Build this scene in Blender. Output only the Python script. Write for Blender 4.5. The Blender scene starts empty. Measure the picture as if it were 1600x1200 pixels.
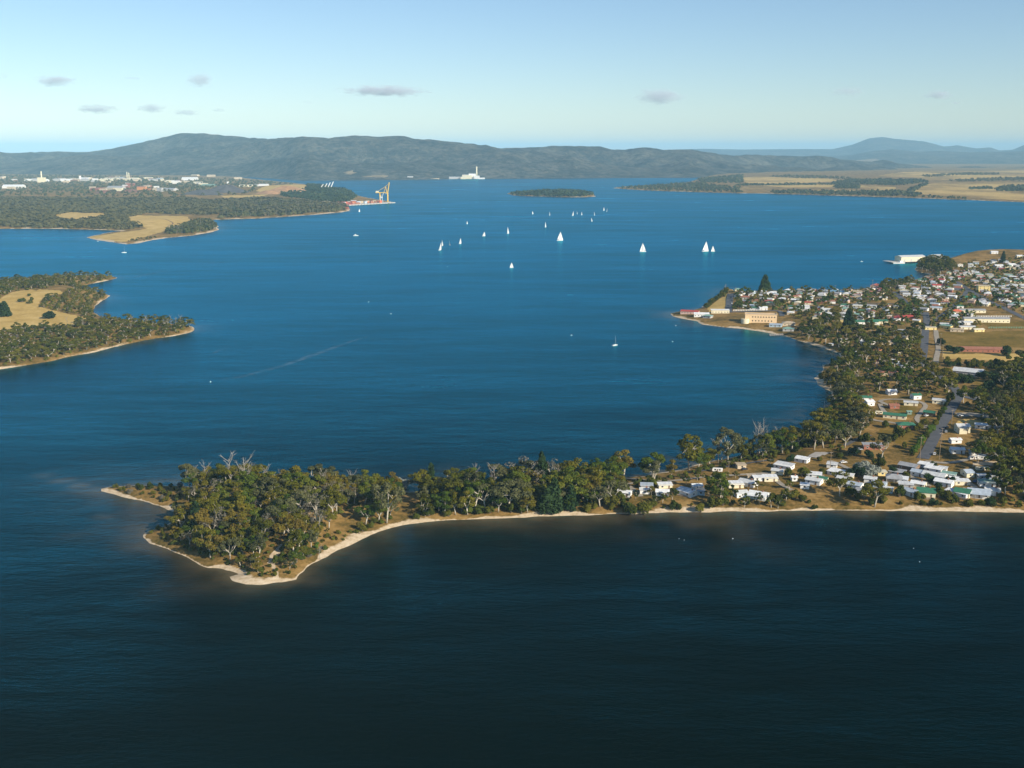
import bpy, math, random
import numpy as np
from mathutils import Vector, Matrix
random.seed(7); RNG = np.random.default_rng(11)
SC = bpy.context.scene
COL = SC.collection
R = math.radians

# ------------------------------------------------------------------ camera
FPX, CAMH, HORIZON = 1716.0, 200.0, 235.0
PITCH = math.atan((600 - HORIZON) / FPX)
cam_d = bpy.data.cameras.new('camera'); cam = bpy.data.objects.new('camera', cam_d); COL.objects.link(cam)
cam.location = (0, 0, CAMH); cam.rotation_euler = (math.pi / 2 - PITCH, 0, 0)
cam_d.sensor_width = 36; cam_d.lens = 36 * FPX / 1600
cam_d.clip_start = 1; cam_d.clip_end = 200000
SC.camera = cam

# ------------------------------------------------------------------ light
SUN_EL, SUN_AZ = R(27), R(133)                       # azimuth clockwise from the view direction (+Y)
SUN_V = Vector((math.cos(SUN_EL) * math.sin(SUN_AZ), math.cos(SUN_EL) * math.cos(SUN_AZ), math.sin(SUN_EL)))
W = bpy.data.worlds.new('World'); SC.world = W; W.use_nodes = True
wn = W.node_tree.nodes; wl = W.node_tree.links
sky = wn.new('ShaderNodeTexSky'); sky.sky_type = 'NISHITA'; sky.sun_disc = False
sky.sun_elevation = SUN_EL; sky.sun_rotation = SUN_AZ
sky.altitude = 200; sky.air_density = 0.95; sky.dust_density = 0.1; sky.ozone_density = 3.6
wl.new(sky.outputs[0], wn['Background'].inputs[0]); wn['Background'].inputs[1].default_value = 0.089
sun_d = bpy.data.lights.new('sun', 'SUN'); sun_d.energy = 5.0; sun_d.angle = R(0.5); sun_d.color = (1.0, 0.90, 0.74)
sun = bpy.data.objects.new('sun', sun_d); COL.objects.link(sun); sun.location = SUN_V * 3000
sun.rotation_euler = SUN_V.to_track_quat('Z', 'Y').to_euler()
SC.view_settings.view_transform = 'Standard'; SC.view_settings.look = 'None'
SC.view_settings.exposure = 0.47; SC.view_settings.gamma = 1.0; SC.view_settings.use_curve_mapping = False
SC.render.engine = 'CYCLES'
SC.cycles.use_denoising = True; SC.cycles.max_bounces = 5; SC.cycles.diffuse_bounces = 2; SC.cycles.glossy_bounces = 2
SC.cycles.transparent_max_bounces = 8; SC.cycles.volume_bounces = 1; SC.cycles.use_adaptive_sampling = False

# ------------------------------------------------------------------ helpers: projection, noise, polygons
CP, SP = math.cos(PITCH), math.sin(PITCH)
def ray(px, py):
    u = (np.asarray(px, float) - 800) / FPX; v = (600 - np.asarray(py, float)) / FPX
    return u, CP + v * SP, -SP + v * CP
def ground0(px, py, z=0.0):
    dx, dy, dz = ray(px, py); t = (z - CAMH) / np.minimum(dz, -1e-4)
    return np.stack([dx * t, dy * t], -1)
def toworld(poly): return ground0([p[0] for p in poly], [p[1] for p in poly])
def project(x, y, z):
    dx, dy, dz = x, y, z - CAMH
    f = dy * CP - dz * SP; upv = dy * SP + dz * CP
    return 800 + FPX * dx / f, 600 - FPX * upv / f
def px_per_m(x, y, z): return FPX / (y * CP - (z - CAMH) * SP)

def _hash(ix, iy, s):
    n = (ix.astype(np.int64) * 374761393 + iy.astype(np.int64) * 668265263 + s * 974711) & 0x7fffffff
    n = ((n ^ (n >> 13)) * 1274126177) & 0x7fffffff
    return ((n ^ (n >> 16)) & 0xffff) / 65535.0
def vnoise(x, y, s=0):
    x = np.asarray(x, float); y = np.asarray(y, float)
    ix, iy = np.floor(x), np.floor(y); fx, fy = x - ix, y - iy
    fx = fx * fx * (3 - 2 * fx); fy = fy * fy * (3 - 2 * fy)
    a = _hash(ix, iy, s); b = _hash(ix + 1, iy, s); c = _hash(ix, iy + 1, s); d = _hash(ix + 1, iy + 1, s)
    return (a + (b - a) * fx) * (1 - fy) + (c + (d - c) * fx) * fy - 0.5
def fbm(x, y, scale, oct=4, s=0):
    v = 0; a = 1.0; f = 1.0 / scale
    for i in range(oct):
        v = v + a * vnoise(x * f, y * f, s + i); a *= 0.5; f *= 2.03
    return v
def inside(p, poly):
    if len(p) < 200:
        a = np.asarray(poly, float); b = np.roll(a, -1, 0); X = p[:, 0:1]; Y = p[:, 1:2]; dy = b[:, 1] - a[:, 1]; dy = np.where(dy == 0, 1e-12, dy)
        c = ((a[:, 1] > Y) != (b[:, 1] > Y)) & (X < (b[:, 0] - a[:, 0]) * (Y - a[:, 1]) / dy + a[:, 0]); return (c.sum(1) % 2) == 1
    x, y = p[:, 0], p[:, 1]; r = np.zeros(len(p), bool); n = len(poly)
    for i in range(n):
        (x0, y0), (x1, y1) = poly[i], poly[(i + 1) % n]
        if y0 == y1: continue
        c = ((y0 > y) != (y1 > y)) & (x < (x1 - x0) * (y - y0) / (y1 - y0) + x0); r ^= c
    return r
def sdist(p, poly):
    if len(p) < 200:
        a = poly; e = np.roll(a, -1, 0) - a; w = p[:, None, :] - a[None]; t = np.clip((w * e).sum(2) / ((e * e).sum(1) + 1e-9), 0, 1)
        d = np.sqrt(((w - t[..., None] * e) ** 2).sum(2).min(1)); return np.where(inside(p, poly), d, -d)
    d = np.full(len(p), 1e18); n = len(poly)
    for i in range(n):
        a = poly[i]; b = poly[(i + 1) % n]; e = b - a; L = e @ e + 1e-9
        w0 = p[:, 0] - a[0]; w1 = p[:, 1] - a[1]
        t = np.clip((w0 * e[0] + w1 * e[1]) / L, 0, 1)
        d = np.minimum(d, (w0 - t * e[0]) ** 2 + (w1 - t * e[1]) ** 2)
    d = np.sqrt(d); return np.where(inside(p, poly), d, -d)

# ------------------------------------------------------------------ shorelines, traced and laid out on the water plane
SHORE_NEAR = toworld([(146,766),(182,774),(220,782),(250,790),(270,799),(281,803),(272,812),(255,822),(230,829),(224,836),(235,849),(260,857),
 (285,867),(310,880),(327,887),(345,890),(357,893),(371,897),(357,901),(367,908),(385,912),(407,914),(442,911),(465,906),(472,897),(484,885),
 (500,876),(517,867),(545,852),(567,841),(590,831),(612,824),(640,819),(685,814),(742,812),(790,810),(840,808),(900,805),(975,803),(1050,801),(1125,799.5),
 (1200,799),(1300,797),(1400,798),(1500,799),(1575,800),(1680,802),(1950,790),(1990,600),(1990,420),(1990,387),(1650,391),(1590,394),(1540,397),
 (1490,402),(1462,408),(1440,413),(1429,420),(1433,425.5),(1445,427),(1452,429),(1440,434),(1419,440),(1392,444),(1369,448),(1340,452),(1300,454),
 (1260,454),(1180,455),(1150,455),(1137,450),(1130,453),(1120,462),(1108,471),(1095,481),(1080,486),(1060,487),(1048,490),(1051,494),(1065,498),(1090,502),
 (1097,507),(1130,511),(1160,514),(1190,518),(1205,521),(1225,524),(1240,530),(1270,539),(1296,547),(1310,552),(1316,563),(1300,568),(1282,570),
 (1287,577),(1274,591),(1277,600),(1285,606),(1297,611),(1302,622),(1296,640),(1290,655),(1270,672),(1250,686),(1225,696),(1200,703),(1170,710),
 (1130,717),(1100,722),(1070,731),(1030,739),(1000,744),(960,748),(920,751),(880,755),(840,758),(800,762),(760,764),(700,766),(640,768),(600,766),
 (540,763),(480,761),(420,759),(370,759),(320,760),(280,759),(240,758),(200,759),(170,761)])
SHORE_LEFT = toworld([(-260,440),(0,438),(50,434),(100,431),(150,430),(175,432),(184,434),(165,439),(140,444),(122,449),(135,455),(160,459),(172,462),
 (160,470),(148,478),(146,488),(158,496),(175,500),(220,503),(270,506),(300,510),(305,513),(300,519),(270,525),(240,529),(215,534),(180,542),(150,550),
 (110,557),(80,564),(50,569),(20,574),(0,577),(-260,610)])
SHORE_BAY = toworld([(-420,359),(0,357.5),(60,357),(120,358),(170,359.5),(188,361),(160,365),(133,371),(150,375),(180,379),(197,381.5),(215,380),(240,375),
 (260,372),(300,368),(335,362.5),(341,358),(339,351),(330,344),(350,342.5),(400,341.5),(440,339),(490,335.5),(530,332),(547,329.5),(546,326),(541,322),(552,320),(575,318),
 (600,318),(612,318),(611,315),(597,313),(575,309),(556,305),(543,300),(520,294.5),(490,289),(470,287),(440,284),(400,280),(330,272),(100,268),(-420,266)])
SHORE_ISLE = toworld([(793,302.5),(800,300),(830,299),(870,298.5),(905,300),(926,303.5),(931,307),(915,308),(880,308),(850,307),(812,306),(798,304.5)])
SHORE_FARM = toworld([(957,294),(1000,297),(1050,299),(1100,300.5),(1150,302),(1200,302.5),(1300,305.5),(1400,308.5),(1500,312),(1600,316),(2000,331),
 (2000,254),(1300,256),(1160,268),(1092,279),(1075,285),(1040,288),(1000,290.5),(965,292.5)])
SHORES = [SHORE_NEAR, SHORE_LEFT, SHORE_BAY, SHORE_ISLE, SHORE_FARM]
BOX = [(s.min(0), s.max(0)) for s in SHORES]
# low rises: pixel of the crest, radius m, height m, landmass
RISES = [(400,800,70,5.0,0),(1550,402,150,11.0,0),(1500,640,220,6.0,0),(1350,480,200,4.0,0),(60,470,170,7.0,1),(210,500,70,3.0,1),
         (240,350,150,9.0,2),(130,310,900,10.0,2),(440,300,500,16.0,2),(530,305,260,10.0,2),(460,296,150,10.0,2),(1400,275,2500,18.0,4)]
RISES = [(ground0(a, b), r, h, k) for a, b, r, h, k in RISES]
PROF = [(4.5,1.0,18,2.6),(5,1.3,18,4.0),(14,1.5,60,4.5),(8,1.5,40,7.0),(14,1.4,80,4.0)]     # beach width, beach height, run, plateau
def height_of(p, k):
    s = sdist(p, SHORES[k]) + fbm(p[:, 0], p[:, 1], 14 if k < 2 else 40, 3, 3) * (2.2 if k < 2 else 8)
    bw, bh, run, top = PROF[k]
    z = np.where(s < 0, np.maximum(s * 0.22, -4.0), np.minimum(s / bw, 1) * bh + (1 - np.exp(-np.maximum(s - bw, 0) / run)) * (top - bh))
    inl = np.clip((s - bw) / 25, 0, 1)
    for c, r, h, kk in RISES:
        if kk == k: z = z + inl * h * np.exp(-((p - c) ** 2).sum(1) / r ** 2)
    z = z + inl * fbm(p[:, 0], p[:, 1], 60, 3, 9) * (0.8 if k < 2 else 2.0)
    return z, s
def height(p):
    p = np.atleast_2d(np.asarray(p, float)); z = np.full(len(p), -4.0)
    for k, (a, b) in enumerate(BOX):
        m = (p[:, 0] > a[0]) & (p[:, 0] < b[0]) & (p[:, 1] > a[1]) & (p[:, 1] < b[1])
        if m.any(): z[m] = np.maximum(z[m], height_of(p[m], k)[0])
    return z
def place(px, py):
    """pixel -> point on the land or water surface"""
    px = np.atleast_1d(np.asarray(px, float)); py = np.atleast_1d(np.asarray(py, float)); z = np.zeros(len(px))
    for _ in range(4):
        p = ground0(px, py, z); z = np.maximum(height(p), 0)
    return np.column_stack([p, z])
def pl1(px, py): return place(px, py)[0]
def landpoly(poly): return place([p[0] for p in poly], [p[1] for p in poly])[:, :2]

# ------------------------------------------------------------------ materials
MATS = {}
def newmat(name):
    m = bpy.data.materials.new(name); m.use_nodes = True
    return m, m.node_tree.nodes, m.node_tree.links, m.node_tree.nodes['Principled BSDF']
def N(n, t, **kw):
    o = n.new(t)
    for k, v in kw.items(): setattr(o, k, v)
    return o
def ramp(n, l, src, stops):
    r = n.new('ShaderNodeValToRGB'); e = r.color_ramp.elements
    while len(e) < len(stops): e.new(0.5)
    for i, (p, c) in enumerate(stops): e[i].position = p; e[i].color = (*c, 1)
    l.new(src, r.inputs[0]); return r.outputs[0]
def mixc(n, l, fac, a, b, mode='MIX'):
    m = n.new('ShaderNodeMix'); m.data_type = 'RGBA'; m.blend_type = mode
    for s, v in ((m.inputs[0], fac), (m.inputs[6], a), (m.inputs[7], b)):
        if hasattr(v, 'links') or hasattr(v, 'is_linked'): l.new(v, s)
        elif isinstance(v, (int, float)): s.default_value = v
        else: s.default_value = (*v, 1)
    return m.outputs[2]
def mathn(n, l, op, a, b=0.5):
    m = n.new('ShaderNodeMath'); m.operation = op
    for s, v in ((m.inputs[0], a), (m.inputs[1], b)):
        if hasattr(v, 'is_linked'): l.new(v, s)
        else: s.default_value = v
    return m.outputs[0]
def noise(n, l, scale, detail=3, vec=None, rough=0.5):
    t = n.new('ShaderNodeTexNoise'); t.inputs['Scale'].default_value = scale; t.inputs['Detail'].default_value = detail
    t.inputs['Roughness'].default_value = rough
    if vec is not None: l.new(vec, t.inputs['Vector'])
    return t.outputs['Fac']
def plain(name, col, rough=0.7, var=0.12, scale=0.6, metal=0.0):
    if name in MATS: return MATS[name]
    m, n, l, b = newmat(name)
    g = N(n, 'ShaderNodeNewGeometry'); f = noise(n, l, scale, 4, g.outputs['Position'])
    c = ramp(n, l, f, [(0.3, tuple(x * (1 - var) for x in col)), (0.7, tuple(min(1, x * (1 + var)) for x in col))])
    l.new(c, b.inputs['Base Color']); b.inputs['Roughness'].default_value = rough; b.inputs['Metallic'].default_value = metal
    MATS[name] = m; return m
def roofmat(name, col, rough=0.45):
    """corrugated sheet: fine ribs across the slope, faded streaks"""
    if name in MATS: return MATS[name]
    m, n, l, b = newmat(name)
    tc = N(n, 'ShaderNodeTexCoord'); f = noise(n, l, 0.5, 4, tc.outputs['Object'])
    wv = N(n, 'ShaderNodeTexWave', bands_direction='X'); wv.inputs['Scale'].default_value = 1.6; l.new(tc.outputs['Object'], wv.inputs['Vector'])
    c = ramp(n, l, f, [(0.3, tuple(x * 0.8 for x in col)), (0.7, tuple(min(1, x * 1.12) for x in col))])
    bp = N(n, 'ShaderNodeBump'); bp.inputs['Strength'].default_value = 0.25; bp.inputs['Distance'].default_value = 0.05
    l.new(wv.outputs['Fac'], bp.inputs['Height']); l.new(bp.outputs[0], b.inputs['Normal'])
    l.new(c, b.inputs['Base Color']); b.inputs['Roughness'].default_value = rough
    MATS[name] = m; return m
def leafmat(name, cols, trans=0.12):
    m, n, l, b = newmat(name)
    oi = N(n, 'ShaderNodeObjectInfo'); g = N(n, 'ShaderNodeNewGeometry')
    f = noise(n, l, 0.22, 4, g.outputs['Position'], 0.65)
    lo = noise(n, l, 0.014, 3, g.outputs['Position'], 0.6)
    s = mathn(n, l, 'ADD', mathn(n, l, 'MULTIPLY', oi.outputs['Random'], 0.48), mathn(n, l, 'ADD', mathn(n, l, 'MULTIPLY', f, 0.7), mathn(n, l, 'MULTIPLY', mathn(n, l, 'SUBTRACT', lo, 0.36), 0.75)))
    k = len(cols); c = ramp(n, l, s, [(0.28 + 0.62 * i / (k - 1), cc) for i, cc in enumerate(cols)])
    l.new(c, b.inputs['Base Color']); b.inputs['Roughness'].default_value = 0.75; b.inputs['Specular IOR Level'].default_value = 0.12
    tr = N(n, 'ShaderNodeBsdfTranslucent'); l.new(c, tr.inputs['Color'])
    mx = N(n, 'ShaderNodeMixShader'); mx.inputs[0].default_value = trans
    l.new(b.outputs[0], mx.inputs[1]); l.new(tr.outputs[0], mx.inputs[2]); l.new(mx.outputs[0], n['Material Output'].inputs[0])
    MATS[name] = m; return m

leafmat('leaf_gum', [(.040,.046,.004),(.090,.092,.007),(.140,.128,.011),(.150,.110,.018)], .16)
leafmat('leaf_gum_green', [(.018,.040,.004),(.045,.075,.006),(.080,.110,.010),(.12,.13,.014)], .16)
leafmat('leaf_gum_grey', [(.040,.046,.016),(.075,.080,.030),(.110,.110,.045)], .12)
leafmat('leaf_scrub', [(.024,.042,.006),(.060,.074,.008),(.115,.108,.012)])
leafmat('leaf_dark', [(.012,.026,.009),(.020,.042,.012),(.030,.055,.016)], 0.05)
leafmat('leaf_garden', [(.018,.045,.008),(.045,.085,.012),(.085,.105,.016),(.16,.13,.02)])
leafmat('leaf_silver', [(.16,.18,.15),(.24,.26,.22),(.30,.32,.28)])
leafmat('leaf_bright', [(.05,.10,.012),(.08,.14,.018),(.10,.16,.02)])
leafmat('leaf_far', [(.016,.032,.009),(.032,.050,.012),(.060,.068,.018),(.092,.082,.028)], 0.04)
leafmat('leaf_grey', [(.09,.085,.06),(.13,.12,.09),(.17,.155,.12)])
plain('bark_pale', (.42,.37,.29), 0.8, 0.3, 0.5); plain('bark_dead', (.30,.265,.22), 0.8, 0.25, 0.5); plain('bark_brown', (.12,.09,.06), 0.9, 0.3, 0.5)

def groundmat():
    m, n, l, b = newmat('ground_cover')
    g = N(n, 'ShaderNodeNewGeometry'); P = g.outputs['Position']
    zc = N(n, 'ShaderNodeVertexColor', layer_name='zone'); sp = N(n, 'ShaderNodeSeparateColor'); l.new(zc.outputs[0], sp.inputs[0])
    f1 = noise(n, l, 0.035, 6, P, 0.65); f2 = noise(n, l, 0.35, 5, P, 0.7)
    mixf = mathn(n, l, 'ADD', mathn(n, l, 'MULTIPLY', f1, 0.6), mathn(n, l, 'MULTIPLY', f2, 0.4))
    scrub = ramp(n, l, mixf, [(0.36, (.050,.048,.008)), (0.46, (.15,.10,.026)), (0.54, (.27,.165,.050)), (0.64, (.36,.24,.09))])
    gold = ramp(n, l, mixf, [(0.36, (.36,.235,.06)), (0.5, (.50,.34,.105)), (0.64, (.60,.43,.17))])
    green = ramp(n, l, mixf, [(0.38, (.10,.080,.010)), (0.52, (.19,.125,.022)), (0.65, (.27,.175,.05))])
    sand = ramp(n, l, f2, [(0.3, (.40,.29,.17)), (0.5, (.56,.44,.29)), (0.72, (.68,.57,.42))])
    def edge(ch, w=0.5):
        a = mathn(n, l, 'ADD', ch, mathn(n, l, 'MULTIPLY', mathn(n, l, 'SUBTRACT', f2, 0.5), w))
        r = N(n, 'ShaderNodeMapRange'); l.new(a, r.inputs[0]); r.inputs[1].default_value = 0.35; r.inputs[2].default_value = 0.65; return r.outputs[0]
    c = mixc(n, l, edge(sp.outputs[1]), scrub, gold); c = mixc(n, l, edge(sp.outputs[2]), c, green); c = mixc(n, l, edge(sp.outputs[0], 0.7), c, sand)
    l.new(c, b.inputs['Base Color']); b.inputs['Roughness'].default_value = 0.95; b.inputs['Specular IOR Level'].default_value = 0.1
    bp = N(n, 'ShaderNodeBump'); bp.inputs['Strength'].default_value = 0.5; bp.inputs['Distance'].default_value = 0.6
    l.new(f2, bp.inputs['Height']); l.new(bp.outputs[0], b.inputs['Normal'])
    MATS['ground_cover'] = m
groundmat()

def hillmat():
    m, n, l, b = newmat('forest_hill')
    g = N(n, 'ShaderNodeNewGeometry'); P = g.outputs['Position']
    zc = N(n, 'ShaderNodeVertexColor', layer_name='zone'); sp = N(n, 'ShaderNodeSeparateColor'); l.new(zc.outputs[0], sp.inputs[0])
    f1 = noise(n, l, 0.0035, 6, P, 0.7); f2 = noise(n, l, 0.022, 4, P, 0.75)
    s = mathn(n, l, 'ADD', mathn(n, l, 'MULTIPLY', f1, 0.5), mathn(n, l, 'MULTIPLY', f2, 0.5))
    c = ramp(n, l, s, [(0.41, (.014,.017,.014)), (0.5, (.052,.052,.040)), (0.59, (.125,.115,.085))])
    fld = ramp(n, l, f2, [(0.3, (.26,.19,.10)), (0.7, (.44,.34,.20))])
    c = mixc(n, l, sp.outputs[1], c, fld)
    l.new(c, b.inputs['Base Color']); b.inputs['Roughness'].default_value = 0.95; b.inputs['Specular IOR Level'].default_value = 0.05
    bp = N(n, 'ShaderNodeBump'); bp.inputs['Strength'].default_value = 1.0; bp.inputs['Distance'].default_value = 22
    l.new(f2, bp.inputs['Height']); l.new(bp.outputs[0], b.inputs['Normal'])
    MATS['forest_hill'] = m
hillmat()

def watermat():
    m, n, l, b = newmat('estuary_water')
    g = N(n, 'ShaderNodeNewGeometry'); P = g.outputs['Position']
    sh = N(n, 'ShaderNodeVertexColor', layer_name='shallow'); sp = N(n, 'ShaderNodeSeparateColor'); l.new(sh.outputs[0], sp.inputs[0])
    def mapped(sx, sy, rot=0):
        mp = N(n, 'ShaderNodeMapping'); mp.inputs['Scale'].default_value = (sx, sy, 1); mp.inputs['Rotation'].default_value = (0, 0, rot)
        l.new(P, mp.inputs['Vector']); return mp.outputs[0]
    streak = mathn(n, l, 'ADD', mathn(n, l, 'MULTIPLY', noise(n, l, 1.0, 5, mapped(0.0016, 0.006, R(-8)), 0.6), 0.55), mathn(n, l, 'MULTIPLY', noise(n, l, 1.0, 5, mapped(0.006, 0.022, R(-14)), 0.65), 0.45))
    deep = ramp(n, l, streak, [(0.35, (.0001,.0034,.0022)), (0.65, (.0001,.0050,.0032))])
    sandy = noise(n, l, 1.0, 4, mapped(0.05, 0.05))
    shal = ramp(n, l, sandy, [(0.3, (.06,.042,.018)), (0.7, (.15,.11,.055))])
    c = mixc(n, l, sp.outputs[0], deep, shal)
    rr = N(n, 'ShaderNodeMapRange'); l.new(streak, rr.inputs[0]); rr.inputs[1].default_value = 0.3; rr.inputs[2].default_value = 0.7
    rr.inputs[3].default_value = 0.16; rr.inputs[4].default_value = 0.30
    w1 = noise(n, l, 1.0, 4, mapped(0.20, 0.55, R(12)), 0.6); w2 = noise(n, l, 1.0, 3, mapped(0.9, 2.2, R(-6)), 0.6); w3 = noise(n, l, 1.0, 3, mapped(0.03, 0.07, R(8)), 0.55)
    h = mathn(n, l, 'ADD', mathn(n, l, 'ADD', mathn(n, l, 'MULTIPLY', w1, 0.25), mathn(n, l, 'MULTIPLY', w2, 0.14)), mathn(n, l, 'MULTIPLY', w3, 0.8))
    amp = N(n, 'ShaderNodeMapRange'); l.new(streak, amp.inputs[0]); amp.inputs[1].default_value = 0.3; amp.inputs[2].default_value = 0.7
    amp.inputs[3].default_value = 0.35; amp.inputs[4].default_value = 1.5
    bp = N(n, 'ShaderNodeBump'); bp.inputs['Strength'].default_value = 1.0; l.new(amp.outputs[0], bp.inputs['Distance']); l.new(h, bp.inputs['Height'])
    n.remove(b)
    df = N(n, 'ShaderNodeBsdfDiffuse'); l.new(c, df.inputs['Color'])
    gl = N(n, 'ShaderNodeBsdfGlossy'); gl.inputs['Color'].default_value = (0.06, 0.50, 0.70, 1); l.new(rr.outputs[0], gl.inputs['Roughness']); l.new(bp.outputs[0], gl.inputs['Normal'])
    fr = N(n, 'ShaderNodeFresnel'); fr.inputs['IOR'].default_value = 1.2; l.new(bp.outputs[0], fr.inputs['Normal'])
    fc = mathn(n, l, 'MINIMUM', mathn(n, l, 'MULTIPLY', mathn(n, l, 'POWER', fr.outputs[0], 2.3), 9.6), 0.62)
    gust = N(n, 'ShaderNodeMapRange'); l.new(streak, gust.inputs[0]); gust.inputs[1].default_value = 0.40; gust.inputs[2].default_value = 0.60; gust.inputs[3].default_value = 0.74; gust.inputs[4].default_value = 1.24; fc = mathn(n, l, 'MULTIPLY', fc, gust.outputs[0])
    mx = N(n, 'ShaderNodeMixShader'); l.new(fc, mx.inputs[0]); l.new(df.outputs[0], mx.inputs[1]); l.new(gl.outputs[0], mx.inputs[2])
    l.new(mx.outputs[0], n['Material Output'].inputs[0])
    MATS['estuary_water'] = m
watermat()

# ------------------------------------------------------------------ mesh helpers
def npmesh(name, V, F, mat, smooth=False):
    """V (n,3), F (m,k) arrays -> mesh datablock"""
    me = bpy.data.meshes.new(name); V = np.asarray(V, np.float32); F = np.asarray(F, np.int32); k = F.shape[1]
    me.vertices.add(len(V)); me.vertices.foreach_set('co', V.ravel())
    me.loops.add(F.size); me.loops.foreach_set('vertex_index', F.ravel())
    me.polygons.add(len(F)); me.polygons.foreach_set('loop_start', np.arange(0, F.size, k, dtype=np.int32))
    if smooth: me.polygons.foreach_set('use_smooth', np.ones(len(F), bool))
    me.update(calc_edges=True); me.validate()
    me.materials.append(MATS[mat] if isinstance(mat, str) else mat); return me
class MB:
    def __init__(s): s.v = []; s.f = []
    def add(s, vs, fs):
        o = len(s.v); s.v += [tuple(v) for v in vs]; s.f += [tuple(i + o for i in f) for f in fs]; return s
    def box(s, x0, x1, y0, y1, z0, z1):
        return s.add([(x0,y0,z0),(x1,y0,z0),(x1,y1,z0),(x0,y1,z0),(x0,y0,z1),(x1,y0,z1),(x1,y1,z1),(x0,y1,z1)],
                     [(3,2,1,0),(4,5,6,7),(0,1,5,4),(1,2,6,5),(2,3,7,6),(3,0,4,7)])
    def tube(s, a, b, ra, rb=None, k=6, cap=True):
        rb = ra if rb is None else rb; a = Vector(a); b = Vector(b); d = (b - a); 
        if d.length < 1e-6: return s
        q = d.to_track_quat('Z', 'Y'); vs = []
        for c, r in ((a, ra), (b, rb)):
            for i in range(k):
                t = 2 * math.pi * i / k; vs.append(c + q @ Vector((math.cos(t) * r, math.sin(t) * r, 0)))
        fs = [(i, (i + 1) % k, k + (i + 1) % k, k + i) for i in range(k)]
        if cap: fs += [tuple(range(k))[::-1], tuple(range(k, 2 * k))]
        return s.add(vs, fs)
    def prism(s, pts, z0, z1):
        k = len(pts); return s.add([(x, y, z0) for x, y in pts] + [(x, y, z1) for x, y in pts],
                 [tuple(range(k))[::-1], tuple(range(k, 2 * k))] + [(i, (i + 1) % k, k + (i + 1) % k, k + i) for i in range(k)])
    def mesh(s, name, mat, smooth=False):
        me = bpy.data.meshes.new(name); me.from_pydata(s.v, [], s.f); me.update()
        me.materials.append(MATS[mat] if isinstance(mat, str) else mat)
        if smooth: me.polygons.foreach_set('use_smooth', np.ones(len(me.polygons), bool))
        return me
    def obj(s, name, mat, parent=None, smooth=False): return link(name, s.mesh(name, mat, smooth), parent)
def link(name, data, parent=None):
    o = bpy.data.objects.new(name, data); COL.objects.link(o)
    if parent is not None: o.parent = parent
    return o
def tag(o, label=None, cat=None, group=None, kind=None):
    if label: o['label'] = label
    if cat: o['category'] = cat
    if group: o['group'] = group
    if kind: o['kind'] = kind
    return o
THINGS = []          # (object, description, zone, category, group, px) ; labels are finished at the end
def thing(name, desc, zone, cat, loc, rz=0.0, group=None, scale=None, mesh=None):
    o = link(name, mesh); o.location = loc; o.rotation_euler = (0, 0, rz)
    if scale is not None: o.scale = (scale, scale, scale) if isinstance(scale, (int, float)) else scale
    THINGS.append((o, desc, zone, cat, group, project(loc[0], loc[1], loc[2])[0])); return o
ORD = ['first','second','third','fourth','fifth','sixth','seventh','eighth','ninth','tenth','eleventh','twelfth','thirteenth','fourteenth','fifteenth',
       'sixteenth','seventeenth','eighteenth','nineteenth','twentieth']
def finish_labels(limit=14):
    by = {}
    for t in THINGS: by.setdefault((t[1], t[2]), []).append(t)
    zones = {}
    for t in THINGS: zones.setdefault(t[2], []).append(t)
    mid = {z: (np.percentile([t[5] for t in ts], [33, 67]), np.median([t[0].location.y for t in ts])) for z, ts in zones.items()}
    out = {}
    for (desc, zone), ts in by.items():
        for t in ts:
            suf = ''
            if len(ts) > limit:
                (a, b), ym = mid[zone]; suf = (', front' if t[0].location.y < ym else ', back') + (' left' if t[5] < a else ' right' if t[5] > b else ' middle')
            out.setdefault((desc, zone, suf), []).append(t)
    for (desc, zone, suf), ts in out.items():
        ts.sort(key=lambda t: t[5])
        for i, (o, d, z, cat, group, _) in enumerate(ts):
            lab = (d + ' ' + z).strip() + suf
            if 1 < len(ts) <= 20: lab = ('leftmost such ' if i == 0 else 'rightmost such ' if i == len(ts) - 1 else ORD[i] + ' from left, ') + lab
            o['label'] = ' '.join(lab.split()[:16]); o['category'] = cat
            g = group
            if len(by[(desc, zone)]) > 1 and not g: g = cat + 's ' + zone
            if g: o['group'] = g

# ------------------------------------------------------------------ ground sheets
GOLD = [landpoly(q) for q in [
 [(-260,470),(0,467),(18,457),(45,452),(62,455),(74,462),(62,471),(60,478),(80,484),(110,491),(137,497),(130,506),(108,509),(60,508),(30,513),(0,521),(-260,540)],   # dry paddock, left headland
 [(60,452),(95,454),(100,459),(75,463),(55,460)],
 [(190,341),(215,336),(292,338),(298,346),(270,357),(230,369),(195,378),(150,374),(135,371),(180,364),(215,360),(230,355),(205,348)],     # gold spit
 [(80,337),(112,331),(135,333),(165,333),(168,339),(140,344),(108,346),(85,341)],
 [(400,298),(420,292),(450,290),(478,289),(482,294),(450,298),(420,301)],
 [(345,305),(420,302),(400,308),(350,309)],
 [(1160,277),(1200,276),(1300,279),(1310,283),(1240,287),(1165,288)],
 [(1165,290),(1300,288),(1400,292),(1400,298),(1330,299),(1200,300),(1150,298)],
 [(1370,275),(1430,267),(1520,268),(1600,266),(1700,268),(1700,280),(1600,278),(1500,281),(1400,279)],
 [(1440,290),(1460,285),(1600,285),(1700,286),(1700,316),(1600,313),(1500,308),(1420,302)],
 [(1472,547),(1500,553),(1600,552),(1720,556),(1720,566),(1600,567),(1530,562),(1474,560)],    # paddock strip below the brick building
 [(1497,655),(1560,657),(1572,664),(1540,667),(1492,668)],
 [(1105,482),(1120,470),(1137,459),(1146,458),(1139,486),(1110,490)],                           # grassy point
]]
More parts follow.
